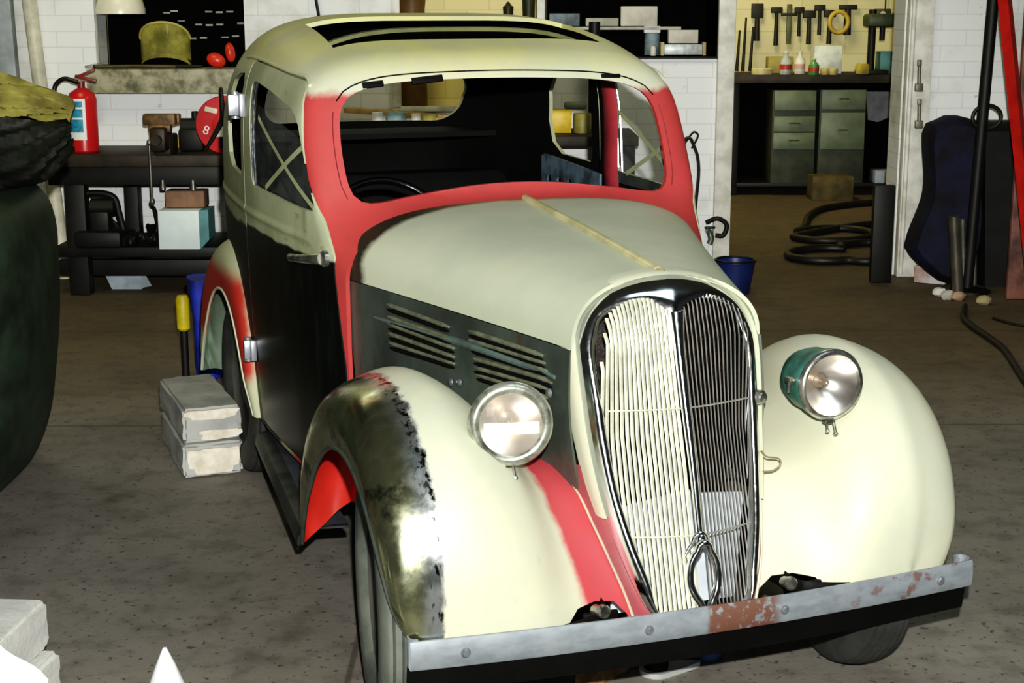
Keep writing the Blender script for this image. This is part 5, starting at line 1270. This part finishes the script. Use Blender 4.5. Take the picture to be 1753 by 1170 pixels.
def onk(u,v0,v1,r,mats,name,label,cat,kind='box',D=DBk+.05,dep=None,grp=None):
    a_=PD(u,v0,D); h=max(a_[2]-zk,.02); p=(a_[0],D,zk+.001)
    if kind=='box': return rsingle(name,MB().box((0,0,h/2),(2*r,dep or r,h),0,.005),mats,p,label,cat,group=grp)
    if kind=='bottle':
        th=rthing(name,label,cat,p,group=grp); MB().lathe((0,0,0),(0,0,1),[(r*.95,0),(r,.01),(r,h*.6),(r*.4,h*.8),(r*.35,h*.92)],18).build('bottle_body',mats[0],th); MB().lathe((0,0,h*.92),(0,0,1),[(r*.4,0),(r*.4,h*.08),(r*.3,h*.085)],14).build('cap',mats[2],th)
        MB().lathe((0,0,h*.22),(0,0,1),[(r*1.02,0),(r*1.02,h*.22)],18,False).build('label',mats[1],th); return th
M_pet=M('cloudy_plastic',(.42,.48,.44),.3); M_grn=M('green_bottle',(.09,.26,.08),.3); M_redl=M('red_label',(.42,.05,.04),.5); M_cw=M('cap_white',(.7,.7,.62),.5)
onk(1346,88,140,.055,(M_pet,M_redl,M_cw),'bottle','clear bottle with red label on the back room bench','bottle','bottle')
onk(1394,100,146,.048,(M_grn,M_redl,M_cw),'bottle','green bottle on the back room bench','bottle','bottle',D=DBk-.1)
onk(1370,88,130,.05,(M_cw,M('pink_label',(.6,.35,.3),.5),M_cw),'bottle','white spray bottle between the clear and the green bottle','bottle','bottle',D=DBk+.2)
onk(1415,78,115,.13,M('white_box',(.66,.72,.66),.5),'cash_box','white box with a slot on the back room bench','box','box',D=DBk+.35,dep=.2)
o=rsingle('tape_roll',MB().lathe((0,0,0),(0,0,1),[(.045,0),(.095,0),(.098,.01),(.098,.05),(.09,.055),(.045,.055),(.045,0)],28,False),M('tape_yellow',(.66,.60,.32),.6),(PD(1308,112,DBk)[0],DBk+.1,zk+.001),'pale yellow roll of tape at the left of the back room bench','tape roll')
onk(1335,97,120,.12,M('ochre_box',(.30,.25,.07),.6),'carton','ochre carton behind the tape roll in the back room','carton','box',D=DBk+.4,dep=.15)
onk(1527,88,113,.13,M('teal_box',(.05,.17,.17),.5),'toolbox','teal toolbox at the right end of the back room bench','toolbox','box',D=DBk+.3,dep=.2)
for k,(u,lb) in enumerate(((1412,'left of two small cream pots on the back room bench'),(1426,'right of two small cream pots on the back room bench'))):
    rsingle('pot',MB().lathe((0,0,0),(0,0,1),[(.035,0),(.045,.03),(.042,.055),(.02,.06)],18),M('pot_cream',(.55,.46,.20),.6),(PD(u,130,DBk-.05)[0],DBk-.05,zk+.001),lb,'pot',group='small cream pots on the back room bench')
rsingle('sponge',MB().box((0,0,.05),(.11,.09,.10),.4,.02),M('sponge_yellow',(.42,.33,.07),.8),(PD(1476,122,DBk)[0],DBk,zk+.001),'dull yellow block right of the cream pots in the back room','block')
p=PD(1493,100,DBk+.15); th=rthing('pillar_drill','dark pillar drill at the right of the back room bench','drill',(p[0],p[1],zk+.001))
hd=PD(1493,35,DBk+.15)[2]-zk
MB().box((0,0,.02),(.26,.26,.04),0,.006).build('base',M_dk,th); MB().cyl((0,.05,.04),(0,.05,hd+.1),.035).build('column',M_dk,th)
MB().box((.06,-.05,hd),(.30,.26,.12),0,.03).build('drill_head',M('drill_green',(.045,.06,.025),.5),th); MB().cyl((.06,-.1,hd-.18),(.06,-.1,hd),.025).build('chuck',M_dk,th)
p=PD(1510,25,DF-.04); th=rthing('switch_box','dark wall switch box with a pale dial and a cable above the drill','switch box',p)
MB().box((0,0,0),(.16,.07,.11),0,.008).build('housing',M('switch_dark',(.06,.06,.035),.5),th); MB().lathe((.0,-.036,.01),(0,-1,0),[(.025,0),(.022,.01)],16).build('dial',M_card,th); MB().cyl((.03,0,.05),(.02,.0,.9),.008,n=8).build('cable',M_dk,th)
# tools on the wall
M_hh=M('tool_dark',(.018,.018,.010),.6)
TL=[(1297,6,70,20,12,.030),(1330,12,78,19,5,.024),(1369,12,62,16,5,.018),(1386,18,76,21,6,.026),(1404,8,60,18,5,.020),(1421,17,75,20,6,.026),(1452,8,60,30,4,.040)]
LBL=['broad-headed mallet hanging furthest left on the far wall','long hammer second from the left on the far wall','small short hammer on the far wall, right of the sword-like bar','large hammer hanging above the white box','small hammer hanging high between two larger ones','large hammer with yellow ring beside its handle','dark wide-headed tool hanging furthest right on the far wall']
for (u,v0,v1,hw,hh_,tk),lb in zip(TL,LBL):
    p=PD(u,v0,DF-.05); q_=PD(u,v1,DF-.05); th=rthing('hammer',lb,'hammer',(p[0],DF-.05,p[2]),group='tools hung on the far wall')
    k=DF/FPX; MB().box((0,0,-hh_*k),(hw*k,.045,hh_*2*k),0,.008).build('head',M_hh,th); MB().cyl((0,0,-hh_*2*k*.9),(0,0,-(p[2]-q_[2])),tk*.75,tk,10).build('handle',M_hh,th)
p=PD(1352,7,DF-.05); q_=PD(1352,76,DF-.05); th=rthing('pry_bar','sword-like green-grey bar with a cross piece hanging on the far wall','bar',(p[0],DF-.05,p[2]),group='tools hung on the far wall')
MB().box((0,0,-(p[2]-q_[2])/2),(.05,.03,p[2]-q_[2]),0,.006).build('blade',M('bar_green',(.10,.11,.05),.5),th); MB().box((0,0,-.10),(.16,.035,.03),0,.006).build('cross_piece',M_hh,th)
p=PD(1436,38,DF-.14); rsingle('ring',MB().tube([(.09*math.cos(t),0,.10*math.sin(t)) for t in np.linspace(0,2*PI,33)[:-1]],.022,10,closed=True),M('ring_yellow',(.50,.36,.06),.5),p,'yellow ring hanging on the far wall between hammers','ring')
for k,(u,v0,lb) in enumerate(((1263,52,'short file in a rack at the left edge of the doorway view'),(1274,30,'tallest file in a rack at the left edge of the doorway view'),(1286,46,'right-hand file in a rack at the left edge of the doorway view'))):
    p=PD(u,v0,DF-.12); rsingle('file',MB().cyl((0,0,0),(.02,0,p[2]-zk),.018,.010,10),M_hh,(p[0],DF-.12,zk+.001),lb,'file',group='files on the back room bench')
# under the back bench
zlow=Z(318,DBk,1400)+.021
rsingle('carton',MB().box((0,0,.11),(dxy(1378,1446,DBk),.3,.22),0,.006),M('card_dark',(.10,.08,.03),.8,var=.2),(PD(1412,300,DBk)[0],DBk-.15,zlow),'brown carton on the low shelf of the back room bench','carton') if 0 else rsingle('carton',MB().box((0,0,.11),(dxy(1378,1446,DBk),.3,.22),0,.006),M('card_dark',(.10,.08,.03),.8,var=.2),(PD(1412,300,DBk)[0],DBk-.25,0),'brown carton on the floor in front of the back room bench','carton')
rsingle('paper_stack',MB().box((0,0,.06),(dxy(1458,1532,DBk),.24,.12),0,.006),M('pale_blue_paper',(.25,.30,.36),.6),(PD(1535,290,DBk)[0],DBk+.1,zlow),'pale blue parcel on the low shelf of the back room bench','parcel')
rsingle('hanging_rag',MB().prism([(0,0),(.30,0),(.26,-.22),(.12,-.28),(.03,-.26)],(0,0,0),(1,0,0),(0,0,1),(0,.02,0)),M('rag_grey',(.11,.12,.15),.8),(PD(1483,157,DBk-.04)[0],DBk-.04,PD(1483,157,DBk-.04)[2]),'grey rag hanging from the back room bench beside the cabinets','rag')
# pipe and post on the wall top left
rsingle('drain_pipe',MB().cyl((0,0,0),(-.17,0,2.6),.045,n=16),M('pipe_cream',(.62,.60,.46),.5),(PD(62,200,DW-.08)[0]+.12,DW-.08,0),'cream pipe running up the wall at the far left','pipe')
rsingle('steel_post',MB().box((0,0,1.3),(.14,.08,2.6),0,.006,rot=Matrix.Rotation(-.02,3,'Y')),M('post_grey',(.30,.34,.36),.5),(PD(10,100,DW-.15)[0],DW-.15,0),'grey steel post at the far left edge of the wall','post')
p=PD(540,-30,DW-.03); o=MB().tube([PD(536,-40,DW-.03),PD(541,0,DW-.03),PD(546,30,DW-.03),PD(548,60,DW-.03)],.010,8,smooth=14).build('wall_cable',M_hose,None); o.matrix_world=room.copy(); tag(o,'black cable running down the white wall above the car roof','cable')
# shapes beyond the middle window
for k,(u,v0,v1,w,c,lb) in enumerate(((705,-20,18,46,(.10,.06,.02),'brown shape seen over the car roof at the left of the opening'),(870,3,20,18,(.02,.02,.01),'small dark shape over the car roof'),(905,-30,24,22,(.015,.02,.01),'tall dark shape over the car roof by the white frame'))):
    p=PD(u,v0,DF-.3); q_=PD(u,v1,DF-.3); w2=dxy(0,w,DF)
    mb=MB(); zt_=p[2]; mb.lathe((0,0,0),(0,0,1),[(w2*.5,0),(w2*.52,q_[2]*.5),(w2*.46,q_[2]),(w2*.5,(q_[2]+zt_)/2),(w2*.32,zt_*.98),(.01,zt_)],18); rsingle('storage_cylinder',mb,M('cyl_%d'%k,c,.5),(p[0],DF-.35,0),lb,'cylinder')
# lights of the workshop, and two added for chrome reflections
def rl(name,p,energy,color,size,tgt,**k): return light_later.append((name,p,energy,color,size,tgt,k))
light_later=[]
rl('tube_a',(-2.6,7.6,3.7),W1,(1.,.95,.62),1.2,(-2.6,8.6,0)); rl('tube_b',(1.2,7.2,3.7),W1,(1.,.95,.62),1.2,(1.2,8.2,0)); rl('tube_c',(1.5,2.3,3.9),W2,(.72,.90,1.),1.9,(1.5,2.3,0))  # last one is unseen, placed and sized to reflect in the grille chrome
rl('back_lamp',(1.6,13.2,3.6),W3,(1.,.86,.45),1.0,(2.0,15.,.9)); rl('back_lamp2',(-1.5,12.8,3.6),W3*.7,(1.,.88,.5),1.0,(-1.2,15.,1.2))
rl('front_fill',(-1.5,-3.2,2.2),30,(.85,.93,1.),1.6,(-1.5,2.,1.0))  # added unseen fill light, gives the chrome something to reflect
# ================================================================== CAMERA, LIGHT
cam=bpy.data.cameras.new('camera'); co=bpy.data.objects.new('camera',cam); COL.objects.link(co)
cam.sensor_fit='HORIZONTAL'; cam.sensor_width=36; cam.lens=FPX/IW*36; cam.clip_end=60
R=Matrix((CR,CU,-CF)).transposed(); co.matrix_world=Matrix.Translation(Vector(CP))@R.to_4x4()
scn.camera=co
def light(name,typ,loc,energy,color=(1,1,1),size=.1,target=None,**k):
    l=bpy.data.lights.new(name,typ); l.energy=energy; l.color=color
    if typ=='AREA': l.size=size; 
    elif typ in('POINT','SPOT'): l.shadow_soft_size=size
    for a,b in k.items(): setattr(l,a,b)
    o=bpy.data.objects.new(name,l); COL.objects.link(o); o.location=loc
    if target is not None: o.rotation_euler=(Vector(target)-Vector(loc)).to_track_quat('-Z','Y').to_euler()
    return o
fl=CP+CR*.05+CU*.20
fo=light('flash','SPOT',tuple(fl),FLASH/4.,(1,.985,.93),.022,tuple(CP+CF*4.2-CU*.1),spot_size=math.radians(62),spot_blend=.6)
fo.data.use_nodes=True; nt=fo.data.node_tree; em=[n for n in nt.nodes if n.type=='EMISSION'][0]; lf=nt.nodes.new('ShaderNodeLightFalloff'); lf.inputs[0].default_value=1.; nt.links.new(lf.outputs['Linear'],em.inputs['Strength'])
for nm,p,e,c,sz,tg,k in light_later: light(nm,'AREA',tuple(RW(p)),e,c,sz,tuple(RW(tg)),**k)
w=bpy.data.worlds.new('world'); scn.world=w; w.use_nodes=True; w.node_tree.nodes['Background'].inputs[0].default_value=(.62,.66,.60,1); w.node_tree.nodes['Background'].inputs[1].default_value=WORLD
scn.view_settings.view_transform='Standard'; scn.view_settings.look='None'; scn.view_settings.exposure=0; scn.view_settings.gamma=1
vs=scn.view_settings; vs.use_curve_mapping=True; cm=vs.curve_mapping; c=cm.curves[3]
for x,y in ((.015,.0065),(.06,.042),(.22,.235)): c.points.new(x,y)
cm.update()
